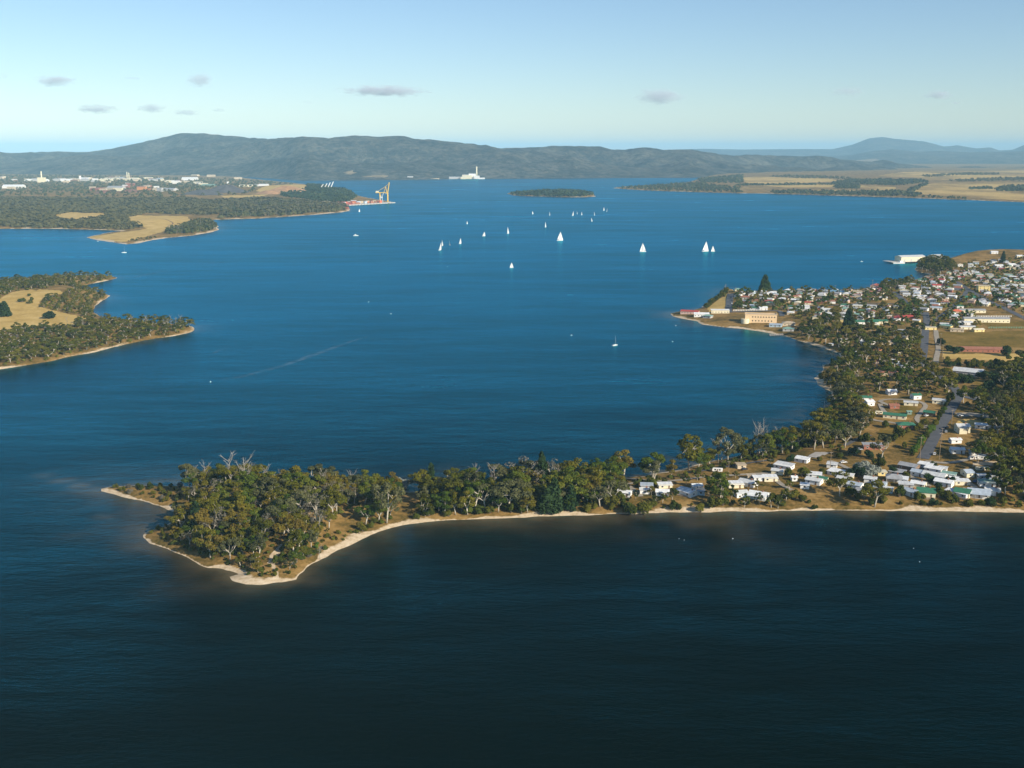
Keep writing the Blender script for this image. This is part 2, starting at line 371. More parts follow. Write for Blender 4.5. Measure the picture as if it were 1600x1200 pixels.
GREEN = [landpoly(q) for q in [
 [(30,281),(120,279),(320,279),(335,288),(320,294),(260,300),(140,301),(60,290)],
 [(1460,519),(1600,517),(1720,517),(1720,543),(1600,543),(1490,540),(1465,537)],     # playing field
 [(1530,502),(1600,502),(1600,514),(1550,514)],
 [(1505,575),(1600,575),(1600,640),(1560,620),(1530,610)],
 [(1380,660),(1410,672),(1440,680),(1430,700),(1390,690),(1370,680)],
 [(468,852),(488,846),(500,852),(480,862)],
 [(1412,620),(1430,618),(1432,650),(1400,652)],
]]
BROWN = [landpoly(q) for q in [[(615,772),(652,772),(657,792),(630,802),(620,805)]]]
SANDP = [landpoly(q) for q in [[(437,850),(443,851),(436,866),(427,874),(437,904),(426,908),(430,893),(418,880),(422,868)],
                               [(1520,722),(1570,720),(1570,726),(1520,728)],
                               [(350,884),(374,888),(386,898),(376,905),(362,898),(346,890)]]]
def sheet(name, k, pxr, dr, step, q, margin):
    cols = np.arange(pxr[0], pxr[1] + step, step); rows = [dr[0]]
    while rows[-1] < dr[1]: rows.append(rows[-1] * (1 + q))
    rows = np.array(rows); u = (cols - 800) / FPX
    X = u[None, :] * rows[:, None]; Y = np.repeat(rows[:, None], len(cols), 1)
    p = np.column_stack([X.ravel(), Y.ravel()]); z, s = height_of(p, k)
    nr, nc = X.shape; idx = np.arange(nr * nc).reshape(nr, nc)
    F = np.stack([idx[:-1, :-1], idx[:-1, 1:], idx[1:, 1:], idx[1:, :-1]], -1).reshape(-1, 4)
    F = F[(s[F] > -margin).any(1)]
    used = np.unique(F); remap = np.full(nr * nc, -1); remap[used] = np.arange(len(used)); F = remap[F]
    p = p[used]; z = z[used]; s = s[used]
    zone = np.zeros((len(p), 4), np.float32); zone[:, 3] = 1
    bw = PROF[k][0]
    wid = np.clip(0.75 + 2.6 * fbm(p[:, 0], p[:, 1], 26, 3, 21), 0.2, 2.2)
    zone[:, 0] = np.clip(1.25 - s / (bw * wid), 0, 1)
    if k == 1: zone[:, 0] *= 0.55 + 0.9 * np.clip(fbm(p[:, 0], p[:, 1], 50, 2, 33), -0.3, 0.4)
    if k in (2, 3, 4): zone[:, 0] *= 0.8
    for poly in SANDP: zone[inside(p, poly), 0] = 1
    for poly in GOLD: zone[inside(p, poly), 1] = 1
    if k == 4: zone[:, 1] *= np.clip(0.56 + 0.5 * fbm(p[:, 0], p[:, 1] * .5, 220, 3, 77), .3, .8)
    for poly in GREEN: zone[inside(p, poly), 2] = 1
    me = npmesh(name, np.column_stack([p, z]), F, 'ground_cover', True)
    at = me.color_attributes.new('zone', 'FLOAT_COLOR', 'POINT'); at.data.foreach_set('color', zone.ravel())
    return tag(link(name, me), kind='structure')
sheet('ground', 0, (130, 1960), (485, 2330), 2.2, 0.0032, 14)
sheet('headland_ground', 1, (-230, 320), (880, 1800), 2.2, 0.0032, 16)
sheet('bay_ground', 2, (-400, 630), (2250, 11500), 2.5, 0.0042, 40)
sheet('island_ground', 3, (785, 940), (4500, 5700), 1.5, 0.004, 30)
sheet('farmland_ground', 4, (940, 1990), (3400, 18500), 2.5, 0.0045, 40)

# ------------------------------------------------------------------ water
def water():
    rows = [60.0]
    while rows[-1] < 45000: rows.append(rows[-1] * (1.0055 if 450 < rows[-1] < 1500 else 1.014))
    rows = np.array(rows); cols = np.linspace(-0.62, 0.62, 560)
    half = np.maximum(rows, 420)
    X = cols[None, :] * half[:, None]; Y = np.repeat(rows[:, None], len(cols), 1); p = np.column_stack([X.ravel(), Y.ravel()])
    t = np.zeros(len(p))
    for k, reach in ((0, 13.0), (1, 9.0), (2, 16.0)):
        a, b = BOX[k]; m = (p[:, 0] > a[0] - 80) & (p[:, 0] < b[0] + 80) & (p[:, 1] > a[1] - 80) & (p[:, 1] < b[1] + 80)
        s = sdist(p[m], SHORES[k]); w = reach * (1 + 1.5 * fbm(p[m, 0], p[m, 1], 40, 3, 51))
        t[m] = np.maximum(t[m], np.where(s > 0, 1, np.exp(s / np.maximum(w, 2.5))) * 0.85)
    for px, py, rx, ry, amp in ((125,759,20,5,.9),(100,751,24,5,.6),(70,744,22,5,.35),(165,808,22,7,.45),(205,828,24,9,.5),(480,905,36,12,.35),(385,922,60,8,.4),(1255,565,40,6,.35),(1240,592,35,6,.30),(560,860,30,20,.35)):
        c = ground0(px, py); sx = rx / px_per_m(c[0], c[1], 0); sy = abs(ground0(px, py - ry)[1] - c[1])
        t = np.maximum(t, amp * np.exp(-((p[:, 0] - c[0]) / sx) ** 2 - ((p[:, 1] - c[1]) / sy) ** 2))
    nr, nc = X.shape; idx = np.arange(nr * nc).reshape(nr, nc)
    F = np.stack([idx[:-1, :-1], idx[:-1, 1:], idx[1:, 1:], idx[1:, :-1]], -1).reshape(-1, 4)
    me = npmesh('water', np.column_stack([p, np.zeros(len(p))]), F, 'estuary_water', True)
    col = np.column_stack([t, t, t, np.ones(len(t))]).astype(np.float32)
    at = me.color_attributes.new('shallow', 'FLOAT_COLOR', 'POINT'); at.data.foreach_set('color', col.ravel())
    tag(link('water', me), kind='structure')
water()

# ------------------------------------------------------------------ hills
def interp(px, pts): return np.interp(px, [a for a, _ in pts], [b for _, b in pts])
RIDGE = [(-400,242),(0,241),(60,240),(150,238),(190,232),(230,224),(260,217),(295,208),(330,208),(370,211),(410,216),(440,217),(470,214),(495,213),(520,216),
 (545,213),(575,212),(600,214),(635,214),(650,218),(690,222),(730,226),(765,230),(785,232),(800,231),(830,230),(860,229),(905,229),(935,229),(955,234),(975,234),(1000,231),
 (1030,234),(1070,233),(1100,238),(1140,243),(1160,241),(1200,243),(1240,246),(1280,248),(1330,254),(1380,258),(1450,262),(1600,264),(2000,265)]
FOOT = [(-400,272),(0,273),(300,275),(400,277),(440,280),(470,282),(490,282.5),(620,281.5),(760,279.5),(900,278.5),(1070,278),(1150,275),(1250,272),(1350,269),(2000,267)]
def hill_range(name, ridge, foot, ratio, base_z, namp, seed, fields=()):
    cols = np.arange(-400, 2001, 4.0); u = (cols - 800) / FPX
    df = ground0(cols, interp(cols, foot))[:, 1]; dr = df * ratio
    ts = np.concatenate([np.linspace(-0.04, 1.0, 95), np.linspace(1.02, 1.6, 12)])
    ry = interp(cols, ridge)
    v = (600 - ry) / FPX; dz = (-SP + v * CP) / (CP + v * SP)
    zr = CAMH + dz * dr                                                     # crest height that gives this skyline
    T = np.repeat(ts[:, None], len(cols), 1); Y = df[None, :] + (dr - df)[None, :] * T; X = u[None, :] * Y
    tt = np.clip(T, 0, 1); prof = (tt ** 1.25) * (1.35 - 0.35 * tt)
    Z = base_z + (zr[None, :] - base_z) * prof
    env = np.clip(tt * 3, 0, 1) * np.clip((1.02 - T) * 3.0, 0, 1)
    rid = np.abs(fbm(X.ravel() * 1.6, Y.ravel() * .7, 1300, 5, seed)).reshape(X.shape)
    Z = Z + env * namp * (fbm(X.ravel(), Y.ravel(), 1100, 5, seed + 5).reshape(X.shape) * 0.9 - rid * 0.9 + 0.2)
    Z = Z + np.clip(tt * 4, 0, 1) * fbm(X.ravel(), Y.ravel(), 90, 2, seed + 9).reshape(X.shape) * namp * 0.05
    Z = np.where(T > 1, Z - (T - 1) * 2.0 * np.maximum(zr[None, :] - base_z, 30), Z); Z = np.where(T < 0, base_z - 6, np.maximum(Z, base_z - 1 + 3 * tt))
    nr, nc = X.shape; idx = np.arange(nr * nc).reshape(nr, nc)
    F = np.stack([idx[:-1, :-1], idx[:-1, 1:], idx[1:, 1:], idx[1:, :-1]], -1).reshape(-1, 4)
    pts = np.column_stack([X.ravel(), Y.ravel(), Z.ravel()])
    me = npmesh(name, pts, F, 'forest_hill', True)
    zone = np.zeros((len(pts), 4), np.float32); zone[:, 3] = 1
    qx, qy = project(pts[:, 0], pts[:, 1], pts[:, 2]); Q = np.column_stack([qx, qy])
    for poly in fields: zone[inside(Q, np.array(poly, float)), 1] = 0.75
    at = me.color_attributes.new('zone', 'FLOAT_COLOR', 'POINT'); at.data.foreach_set('color', zone.ravel())
    return tag(link(name, me), kind='structure')
hill_range('hills', RIDGE, FOOT, 1.27, 0.0, 200, 100,
   [[(538,269),(560,264),(600,262),(605,264),(570,267),(545,273)],[(648,273),(688,271.5),(688,277.5),(645,277.5)],[(560,276),(620,272),(640,275),(600,277)]])
hill_range('hills', [(-400,243),(-100,239.5),(60,238.5),(150,238),(240,240),(600,246),(900,246),(1150,250),(1270,246),(1320,242),(1350,236),(1380,233),(1420,237),(1460,236),(1500,238),(1550,237),(1600,236),(1800,238),(2000,240)],
   [(-400,256),(2000,257)], 1.22, 0.0, 60, 200, [[(1320,252),(1370,248),(1376,251),(1340,256),(1310,256)]])
hill_range('foothills', [(-400,262),(0,258),(60,252),(110,246),(150,241),(180,243),(230,247),(300,243),(350,246),(420,250),(470,246),(540,252),(600,256),(660,250),(720,256),(800,258),(860,252),(930,257),(1000,262),(1100,262),(1200,266),(2000,268)], FOOT, 1.1, 0.0, 60, 400)
hill_range('mountains', [(-400,246),(700,246),(950,237),(1090,232.5),(1150,233.5),(1250,233),(1290,233),(1320,226),(1345,216),(1365,214),(1385,217),(1430,221),(1460,229),(1480,227),(1510,232),(1530,230),
   (1545,235),(1565,234),(1590,223),(1625,232),(1800,236),(2000,240)], [(-400,251),(2000,251)], 1.14, 0.0, 60, 300)

# ------------------------------------------------------------------ air
def haze():
    m = bpy.data.materials.new('haze_air'); m.use_nodes = True; n = m.node_tree.nodes; l = m.node_tree.links; n.clear()
    o = n.new('ShaderNodeOutputMaterial'); v = n.new('ShaderNodeVolumePrincipled')
    v.inputs['Color'].default_value = (0.42, 0.76, 1.0, 1); v.inputs['Density'].default_value = HAZE_DENSITY; v.inputs['Anisotropy'].default_value = -0.25
    l.new(v.outputs[0], o.inputs['Volume'])
    MATS['haze_air'] = m
    tag(MB().box(-60000, 60000, -4000, 60000, -12, HAZE_TOP).obj('haze', 'haze_air'), label='thin pale blue haze over the water and hills', cat='haze', kind='stuff')
HAZE_DENSITY, HAZE_TOP = 3.8e-5, 530
haze()

def clouds():
    defs = [(85,126,62,14,'small grey'),(150,170,66,12,'long low grey'),(237,169,48,12,'compact grey'),(290,176,44,8,'thin grey'),(342,172,24,5,'tiny grey'),(312,125,42,18,'tall puffy grey'),
            (600,142,128,14,'widest grey'),(481,160,18,5,'tiny faint grey'),(1032,151,74,20,'puffy flat-based grey'),(1325,143,62,13,'faint wispy'),(1467,148,46,11,'small bright-topped grey'),(1494,161,20,4,'tiny low grey'),
            (5,119,20,10,'faint grey'),(208,122,34,4,'faint thin')]
    for i, (px, py, w, h, d) in enumerate(defs):
        D = 24000.0; u, vy, vz = ray(px, py); t = D / vy; c = Vector((u * t, D, CAMH + vz * t))
        sx, sz = w / FPX * D, h / FPX * D
        m = bpy.data.materials.new('cloud_vapour'); m.use_nodes = True; n = m.node_tree.nodes; l = m.node_tree.links; n.clear()
        o = n.new('ShaderNodeOutputMaterial'); v = n.new('ShaderNodeVolumePrincipled'); v.inputs['Color'].default_value = (0.86, 0.92, 1.0, 1)
        tc = n.new('ShaderNodeTexCoord'); mp = n.new('ShaderNodeMapping'); mp.inputs['Scale'].default_value = (1.0 * max(1, w / h / 3), 1.5, 1.4)
        mp.inputs['Location'].default_value = (i * 3.1, i * 1.7, 0); l.new(tc.outputs['Object'], mp.inputs['Vector'])
        f = noise(n, l, 1.5, 5, mp.outputs[0], 0.62)
        ln = n.new('ShaderNodeVectorMath'); ln.operation = 'LENGTH'; l.new(tc.outputs['Object'], ln.inputs[0])
        fall = n.new('ShaderNodeMapRange'); l.new(ln.outputs['Value'], fall.inputs[0]); fall.inputs[1].default_value = 1.0; fall.inputs[2].default_value = 0.25
        fall.inputs[3].default_value = 0; fall.inputs[4].default_value = 1
        dd = mathn(n, l, 'SUBTRACT', mathn(n, l, 'ADD', f, mathn(n, l, 'MULTIPLY', fall.outputs[0], 0.36)), 0.60)
        dens = mathn(n, l, 'MULTIPLY', mathn(n, l, 'MAXIMUM', dd, 0.0), (0.005 if 'faint' in d else 0.014))
        l.new(dens, v.inputs['Density']); l.new(v.outputs[0], o.inputs['Volume'])
        # flat-based lump as the boundary
        b = MB(); k = 20; rings = [(-1.0, 0.0), (-0.9, 0.5), (-0.6, 0.85), (0.0, 1.0), (0.5, 0.88), (0.85, 0.55), (1.0, 0.0)]
        vs = [(math.cos(6.2832 * a / k) * r, math.sin(6.2832 * a / k) * r, z) for z, r in rings for a in range(k)]
        fs = [(j * k + a, j * k + (a + 1) % k, (j + 1) * k + (a + 1) % k, (j + 1) * k + a) for j in range(len(rings) - 1) for a in range(k)]
        b.add(vs, fs); me = b.mesh('cloud', m)
        side = 'above the left hills' if px < 700 else 'right of the middle sky' if px < 1200 else 'above the far right mountains'
        ob = thing('cloud', d + ' cloud', side, 'cloud', c, group='small clouds low in the sky', mesh=me); ob.scale = (sx * 0.62, sx * 0.4, sz * 0.75)
clouds()

# ------------------------------------------------------------------ roads, tracks and drives
plain('asphalt', (.085,.088,.095), 0.85, 0.2, 0.2); plain('gravel', (.30,.26,.20), 0.95, 0.2, 0.4); plain('paving', (.36,.34,.31), 0.9, 0.15, 0.5)
plain('stock_brown', (.20,.12,.05), 1, .2, .1)
ROADS = []
def strip(name, pts, width, mat, lift=0.3, closed=False):
    P0 = place([p[0] for p in pts], [p[1] for p in pts])[:, :2]
    if closed: P0 = np.vstack([P0, P0[:1]])
    out = []
    for i in range(len(P0) - 1):                                    # Catmull-Rom through the traced points
        a = P0[max(i - 1, 0)]; b = P0[i]; c = P0[i + 1]; d = P0[min(i + 2, len(P0) - 1)]
        n = max(2, int(np.linalg.norm(c - b) / 5))
        for t in np.linspace(0, 1, n, endpoint=False):
            out.append(0.5 * ((2 * b) + (-a + c) * t + (2 * a - 5 * b + 4 * c - d) * t * t + (-a + 3 * b - 3 * c + d) * t ** 3))
    out.append(P0[-1]); C = np.array(out); T = np.gradient(C, axis=0); T /= np.linalg.norm(T, axis=1)[:, None] + 1e-9
    Nn = np.column_stack([-T[:, 1], T[:, 0]]); cols = [-0.5, -0.17, 0.17, 0.5]
    V = []; 
    zc = height(C)
    for c in cols:
        q = C + Nn * width * c; V.append(np.column_stack([q, np.maximum(height(q), zc - 0.2) + lift]))
    V = np.stack(V, 1); n = len(C); idx = np.arange(n * 4).reshape(n, 4)
    F = np.stack([idx[:-1, :-1], idx[:-1, 1:], idx[1:, 1:], idx[1:, :-1]], -1).reshape(-1, 4)[:, ::-1]
    tag(link(name, npmesh(name, V.reshape(-1, 3), F, mat)), kind='structure'); ROADS.append((C, width))
    return C
def Z(ox, oy, pts, k=4.0): return [(ox + x / k, oy + y / k) for x, y in pts]
strip('road', [(1446,488),(1448,500),(1446,520),(1444,545),(1442,562),(1450,575),(1470,590),(1492,607),(1497,620),(1492,630),(1480,650),(1466,672),(1452,700),(1442,717)], 7.5, 'asphalt')
strip('road', [(1492,617),(1510,621),(1530,626),(1545,632)], 6, 'asphalt', 0.34)
strip('road', [(1462,516),(1464,530),(1466,545),(1463,560),(1462,570)], 5, 'gravel')
strip('road', [(1396,456),(1408,466),(1420,477),(1432,486),(1447,492)], 8, 'asphalt', 0.34)
strip('road', [(1494,440),(1512,452),(1540,468),(1570,482),(1600,497),(1640,515)], 8, 'asphalt')
strip('road', [(1142,459),(1140,470),(1139,480),(1138,488)], 9, 'asphalt')
strip('road', [(1138,488),(1170,487),(1215,486),(1222,494)], 6, 'asphalt', 0.34)
strip('road', [(1220,480),(1290,478),(1360,474),(1420,477)], 6, 'asphalt', 0.26)
strip('road', [(1460,502),(1500,470),(1512,452)], 6, 'asphalt', 0.26)
strip('track', [(213,344),(240,343),(262,345),(270,348),(262,351)], 4, 'stock_brown')
strip('track', [(0,517),(20,515),(40,511)], 4, 'gravel')
strip('track', Z(1200,580,[(480,465),(560,425),(640,400)]), 3.5, 'asphalt')
strip('track', Z(1200,580,[(1000,560),(1080,620),(1180,660),(1260,705),(1300,735)]), 4, 'gravel')
strip('track', Z(1200,580,[(1000,565),(1100,575),(1200,565),(1270,545)]), 4, 'gravel', 0.34)
strip('track', Z(1200,580,[(820,620),(880,655),(950,690),(1010,720)]), 3.5, 'gravel')
strip('track', Z(1200,580,[(760,215),(700,190),(740,178),(830,178),(940,190),(985,215),(960,255),(930,300),(980,340),(1050,350)]), 3.6, 'gravel')
strip('track', Z(1200,580,[(700,205),(715,240),(740,265)]), 3.4, 'gravel', 0.34)
strip('track', Z(1200,580,[(610,290),(680,310),(760,320),(900,345),(1000,352),(1070,345)]), 3.5, 'gravel', 0.26)
strip('track', Z(1200,580,[(1190,275),(1280,272),(1400,290)]), 11, 'gravel')
strip('track', Z(1200,580,[(1180,130),(1250,145),(1340,185)]), 3.5, 'paving')
strip('track', [(975,748),(1040,752),(1100,746),(1160,742),(1230,738)], 3.2, 'gravel')
strip('track', [(1075,739),(1110,734),(1150,727),(1190,721),(1210,719)], 3, 'asphalt', 0.34)
strip('track', Z(1200,580,[(380,560),(440,580),(500,610),(540,625)]), 3.4, 'gravel')
strip('track', Z(1200,580,[(20,640),(60,690),(110,725),(150,745)]), 3.4, 'gravel')
strip('track', Z(1200,580,[(330,650),(370,690),(400,705)]), 3.2, 'gravel')
strip('track', Z(800,620,[(600,568),(680,555),(760,540)]), 3.0, 'gravel')
strip('track', Z(800,620,[(720,560),(770,595),(800,625)]), 4.5, 'gravel', 0.26)
strip('track', Z(1200,580,[(280,540),(320,515),(370,520)]), 7, 'paving')

# ------------------------------------------------------------------ plant shapes
def leaves(rng, centres, radii, per, size, squash=0.7, out=0.75):
    """leaf-clump quads over the surface and inside of a set of lobes"""
    V = []; 
    for c, r in zip(centres, radii):
        n = int(per * (r / np.mean(radii)) ** 2) + 4
        d = rng.normal(size=(n, 3)); d[:, 2] += 0.25; d /= np.linalg.norm(d, axis=1)[:, None]
        rad = r * rng.uniform(0.55, 1.08, n) ** 0.7
        p = np.asarray(c) + d * rad[:, None] * np.array([1, 1, squash])
        nn = d * out + rng.normal(size=(n, 3)) * 0.45; nn[:, 2] += 0.15; nn /= np.linalg.norm(nn, axis=1)[:, None]
        t = np.cross(nn, rng.normal(size=(n, 3))); t /= np.linalg.norm(t, axis=1)[:, None] + 1e-9; b = np.cross(nn, t)
        s = size * rng.uniform(0.6, 1.35, n)[:, None]; a = s * rng.uniform(0.55, 1.0, n)[:, None]
        V.append(np.stack([p - t * s, p - b * a, p + t * s, p + b * a * 0.9], 1))
    V = np.concatenate(V).reshape(-1, 3); F = np.arange(len(V)).reshape(-1, 4); return V, F
def gum(seed, H=1.0, spread=0.33, lobes=13, low=0.42, per=95, size=0.030, mat='leaf_gum', bark='bark_pale', thick=0.020, open_=1.0):
    """eucalypt, height 1: forked pale trunk, separate leafy lobes"""
    rng = np.random.default_rng(seed); tr = MB()
    base = Vector((0, 0, -0.03)); lean = Vector((rng.uniform(-.07,.07), rng.uniform(-.07,.07), 0))
    fork = lean + Vector((0, 0, rng.uniform(0.24, 0.36))); tr.tube(base, fork, thick * 1.25, thick * 0.95, 6)
    cs = []; rs = []
    nl = int(rng.integers(3, 5)); limbs = []
    for i in range(nl):
        a = 6.283 * (i + rng.uniform(-.25, .25)) / nl; m = fork + Vector((math.cos(a) * spread * .45, math.sin(a) * spread * .45, rng.uniform(.16, .28)))
        tr.tube(fork, m, thick * .8, thick * .52, 5, False); limbs.append((m, a))
    for i in range(lobes):
        m, a0 = limbs[i % nl]; a = a0 + rng.uniform(-.9, .9); rr = spread * math.sqrt(rng.uniform(0.02, 1)) * open_
        z = low + (1 - low) * rng.uniform(0.15, 0.92) * (1 - 0.45 * (rr / spread) ** 2); c = Vector((math.cos(a) * rr, math.sin(a) * rr, z))
        r = rng.uniform(0.065, 0.165); cs.append(c); rs.append(r)
        mid = m.lerp(c, 0.55) + Vector((0, 0, 0.02)); tr.tube(m, mid, thick * .42, thick * .3, 4, False); tr.tube(mid, c, thick * .3, thick * .12, 4, False)
    cs.append(Vector((lean.x, lean.y, .88))); rs.append(0.11)
    V, F = leaves(rng, cs, rs, per, size)
    return tr.mesh('trunk', bark, True), npmesh('crown', V, F, mat)
def dome(seed, per=110, lobes=8, size=0.075, mat='leaf_scrub', flat=0.62):
    """rounded bush, height 1, radius about .75"""
    rng = np.random.default_rng(seed); cs = []; rs = []; st = MB()
    for i in range(lobes):
        a = rng.uniform(0, 6.283); r = 0.5 * math.sqrt(rng.uniform(0, 1)); c = Vector((math.cos(a) * r, math.sin(a) * r, rng.uniform(.28, .66) * (1.15 - r * .7)))
        cs.append(c); rs.append(rng.uniform(.24, .38)); st.tube((0, 0, -.1), c, .035, .015, 4, False)
    V, F = leaves(rng, cs, rs, per, size, 0.85); V[:, 2] = np.maximum(V[:, 2], -0.05)
    return st.mesh('trunk', 'bark_brown'), npmesh('crown', V, F, mat)
def cone(seed, per=26, mat='leaf_dark', rad=0.30, power=0.85, size=0.04, n=70):
    rng = np.random.default_rng(seed); cs = []; rs = []; st = MB().tube((0, 0, -.03), (0, 0, .95), .022, .004, 6)
    for i in range(n):
        z = rng.uniform(.08, .97); R0 = rad * (1 - z) ** power * (0.75 + 0.5 * rng.uniform()); a = rng.uniform(0, 6.283)
        cs.append(Vector((math.cos(a) * R0 * .75, math.sin(a) * R0 * .75, z))); rs.append(0.045 + 0.25 * R0)
    V, F = leaves(rng, cs, rs, per, size, 0.7)
    return st.mesh('trunk', 'bark_brown'), npmesh('crown', V, F, mat)
def snag(seed, mat='bark_dead', twigs=True):
    """bare tree: trunk mesh and a mesh of branches, height 1"""
    rng = np.random.default_rng(seed); tr = MB(); br = MB(); fork = Vector((rng.uniform(-.04,.04), rng.uniform(-.04,.04), rng.uniform(.38,.5)))
    tr.tube((0, 0, -.03), fork, .016, .011, 6); top = fork + Vector((rng.uniform(-.06,.06), rng.uniform(-.06,.06), .42)); tr.tube(fork, top, .011, .004, 5)
    for i in range(12):
        b0 = fork.lerp(top, rng.uniform(0, .9)) if i else fork; a = rng.uniform(0, 6.283); L = rng.uniform(.12, .27)
        mid = b0 + Vector((math.cos(a) * L * .5, math.sin(a) * L * .5, L * rng.uniform(.2, .5))); a += rng.uniform(-.6, .6)
        e = mid + Vector((math.cos(a) * L * .35, math.sin(a) * L * .35, L * rng.uniform(.4, .8))); e.z = min(e.z, 1.0); br.tube(b0, mid, .007, .0045, 4, False); br.tube(mid, e, .0045, .0025, 4, False)
        for j in range(6 if twigs else 2):
            a2 = a + rng.uniform(-1.4, 1.4); L2 = L * rng.uniform(.25, .55); s0 = (mid if j % 2 else b0).lerp(e, rng.uniform(.2, 1)); br.tube(s0, s0 + Vector((math.cos(a2) * L2 * .8, math.sin(a2) * L2 * .8, L2 * rng.uniform(.1, .9))), .003, .0012, 3, False)
    return tr.mesh('trunk', mat, True), br.mesh('branches', mat, True)
GUMS = [gum(s, lobes=11 + s % 6, spread=.27 + .05 * (s % 4), low=.30 + .06 * (s % 4), per=120, size=.026, mat=('leaf_gum', 'leaf_gum_green', 'leaf_gum', 'leaf_gum_grey')[s % 4]) for s in range(14)]
SCRUBS = [gum(40 + s, lobes=11, spread=.42, low=.30, per=60, size=.042, mat='leaf_scrub', thick=.022) for s in range(5)]
GARDENS = [gum(60 + s, lobes=10, spread=.40, low=.28, per=34, size=.062, mat='leaf_garden', bark='bark_brown') for s in range(5)]
BUSHES = [dome(80 + s) for s in range(5)]
BUSHD = [dome(90 + s, mat='leaf_dark') for s in range(3)]
BUSHG = [dome(95 + s, mat='leaf_bright') for s in range(2)]
BUSHB = [dome(97 + s, mat='leaf_grey', per=70) for s in range(2)]
CONES = [cone(120 + s) for s in range(3)]
FATPINE = cone(130, per=24, rad=.42, power=.55, size=.045, n=170)
SILVER = dome(140, per=240, lobes=12, mat='leaf_silver', size=.05)
SNAGS = [snag(150 + s) for s in range(6)]
GREYS = [gum(170 + s, lobes=12, spread=.34, low=.45, per=30, size=.022, mat='leaf_grey') for s in range(3)]     # half-bare crown
KIND = {'gum_tree': GUMS, 'scrub_tree': SCRUBS, 'garden_tree': GARDENS, 'bush': BUSHES, 'dead_tree': SNAGS, 'pine_tree': CONES}
TAKEN = []
NTREE = {}
def plant(name, variants, p, h, desc, zone, cat, wide=1.0, group=None):
    tk, cr = variants[random.randrange(len(variants))] if isinstance(variants, list) else variants
    if group and cat in ('tree', 'gum tree', 'bush') and not desc.startswith(('half', 'bare')):
        noun = [w for w in desc.split() if w not in ('olive', 'dense', 'dark', 'green', 'low', 'leafy', 'tall', 'large', 'rounded', 'bright', 'grey', 'half-bare', 'dry', 'grey-green')]
        size = ('large' if h > 4.2 else 'small' if h < 2.8 else 'mid-sized') if cat == 'bush' else ('tall' if h > 13.5 else 'short' if h < 9 else 'mid-height')
        tone = {'leaf_gum': 'olive', 'leaf_gum_green': 'green', 'leaf_gum_grey': 'grey-green', 'leaf_scrub': 'olive', 'leaf_garden': 'green', 'leaf_dark': 'dark', 'leaf_bright': 'bright-green', 'leaf_grey': 'grey'}.get(cr.materials[0].name, 'olive')
        desc = ' '.join([size, tone] + noun)
    s = (h * wide * random.uniform(.8, 1.25), h * wide * random.uniform(.8, 1.25), h)
    o = thing(name, desc, zone, cat, (p[0], p[1], p[2]), random.uniform(0, 6.283), group, s)
    link('trunk' if cat != 'bush' else 'stem', tk, o); link('branches' if cat == 'dead tree' else 'crown', cr, o)
    NTREE[name] = NTREE.get(name, 0) + 1; TAKEN.append((p[0], p[1], h * .28 * wide)); return o
def scatter(region, r, ok=None, tries=None, seed=0, poly_is_world=False):
    """dart throwing inside a polygon on the land"""
    rng = np.random.default_rng(seed); poly = region if poly_is_world else landpoly(region); a, b = poly.min(0), poly.max(0)
    n = tries or int((b[0] - a[0]) * (b[1] - a[1]) / r ** 2 * 4); pts = rng.uniform(a, b, (n, 2)); pts = pts[inside(pts, poly)]; z = height(pts)
    keep = z > 0.9; pts = pts[keep]; z = z[keep]
    if ok is not None and len(pts): m = ok(pts); pts = pts[m]; z = z[m]
    cell = {}; out = []
    for (x, y), zz in zip(pts, z):
        i, j = int(x // r), int(y // r)
        if any((x - q[0]) ** 2 + (y - q[1]) ** 2 < r * r for ii in (i - 1, i, i + 1) for jj in (j - 1, j, j + 1) for q in cell.get((ii, jj), ())): continue
        cell.setdefault((i, j), []).append((x, y)); out.append((x, y, zz))
    return out
def off_roads(p, gap=1.5):
    m = np.ones(len(p), bool)
    for C, w in ROADS:
        a, b = C.min(0) - 20, C.max(0) + 20; k = (p[:, 0] > a[0]) & (p[:, 0] < b[0]) & (p[:, 1] > a[1]) & (p[:, 1] < b[1])
        if k.any(): m[k] &= (((p[k][:, None, :] - C[None]) ** 2).sum(2).min(1) > (w / 2 + gap) ** 2)
    return m
def off_polys(p, polys):
    m = np.ones(len(p), bool)
    for q in polys: m &= ~inside(p, q)
    return m
HOUSE_SPOTS = []     # (x, y, radius), filled by the houses before trees are scattered
def off_houses(p, gap=1.0):
    if not HOUSE_SPOTS: return np.ones(len(p), bool)
    H = np.array(HOUSE_SPOTS); m = np.ones(len(p), bool)
    for i in range(0, len(p), 4000):
        q = p[i:i + 4000]; d2 = ((q[:, None, :] - H[None, :, :2]) ** 2).sum(2); m[i:i + 4000] = (d2 > (H[None, :, 2] + gap) ** 2).all(1)
    return m

# ------------------------------------------------------------------ buildings
WALL = {'white': (.78,.77,.73), 'cream': (.74,.67,.47), 'beige': (.58,.48,.34), 'brick': (.33,.125,.075), 'pale blue': (.45,.56,.63), 'yellow': (.72,.58,.25), 'pink': (.66,.46,.38), 'brown': (.20,.125,.075), 'grey': (.46,.45,.43), 'apricot': (.76,.55,.32), 'green': (.16,.25,.19), 'orange': (.62,.27,.10)}
ROOF = {'white': (.78,.79,.78), 'pale grey': (.60,.61,.60), 'grey': (.34,.345,.35), 'blue-grey': (.42,.48,.54), 'green': (.045,.17,.095), 'pale green': (.22,.36,.29), 'red': (.43,.07,.05), 'orange': (.66,.15,.06), 'terracotta': (.34,.145,.085), 'tan': (.46,.37,.25), 'dark grey': (.13,.135,.14), 'cream': (.70,.64,.48), 'blue': (.16,.30,.42)}
for k, c in WALL.items(): plain('wall_' + k, c, 0.8, 0.08, 0.8)
for k, c in ROOF.items(): roofmat('roof_' + k, c)
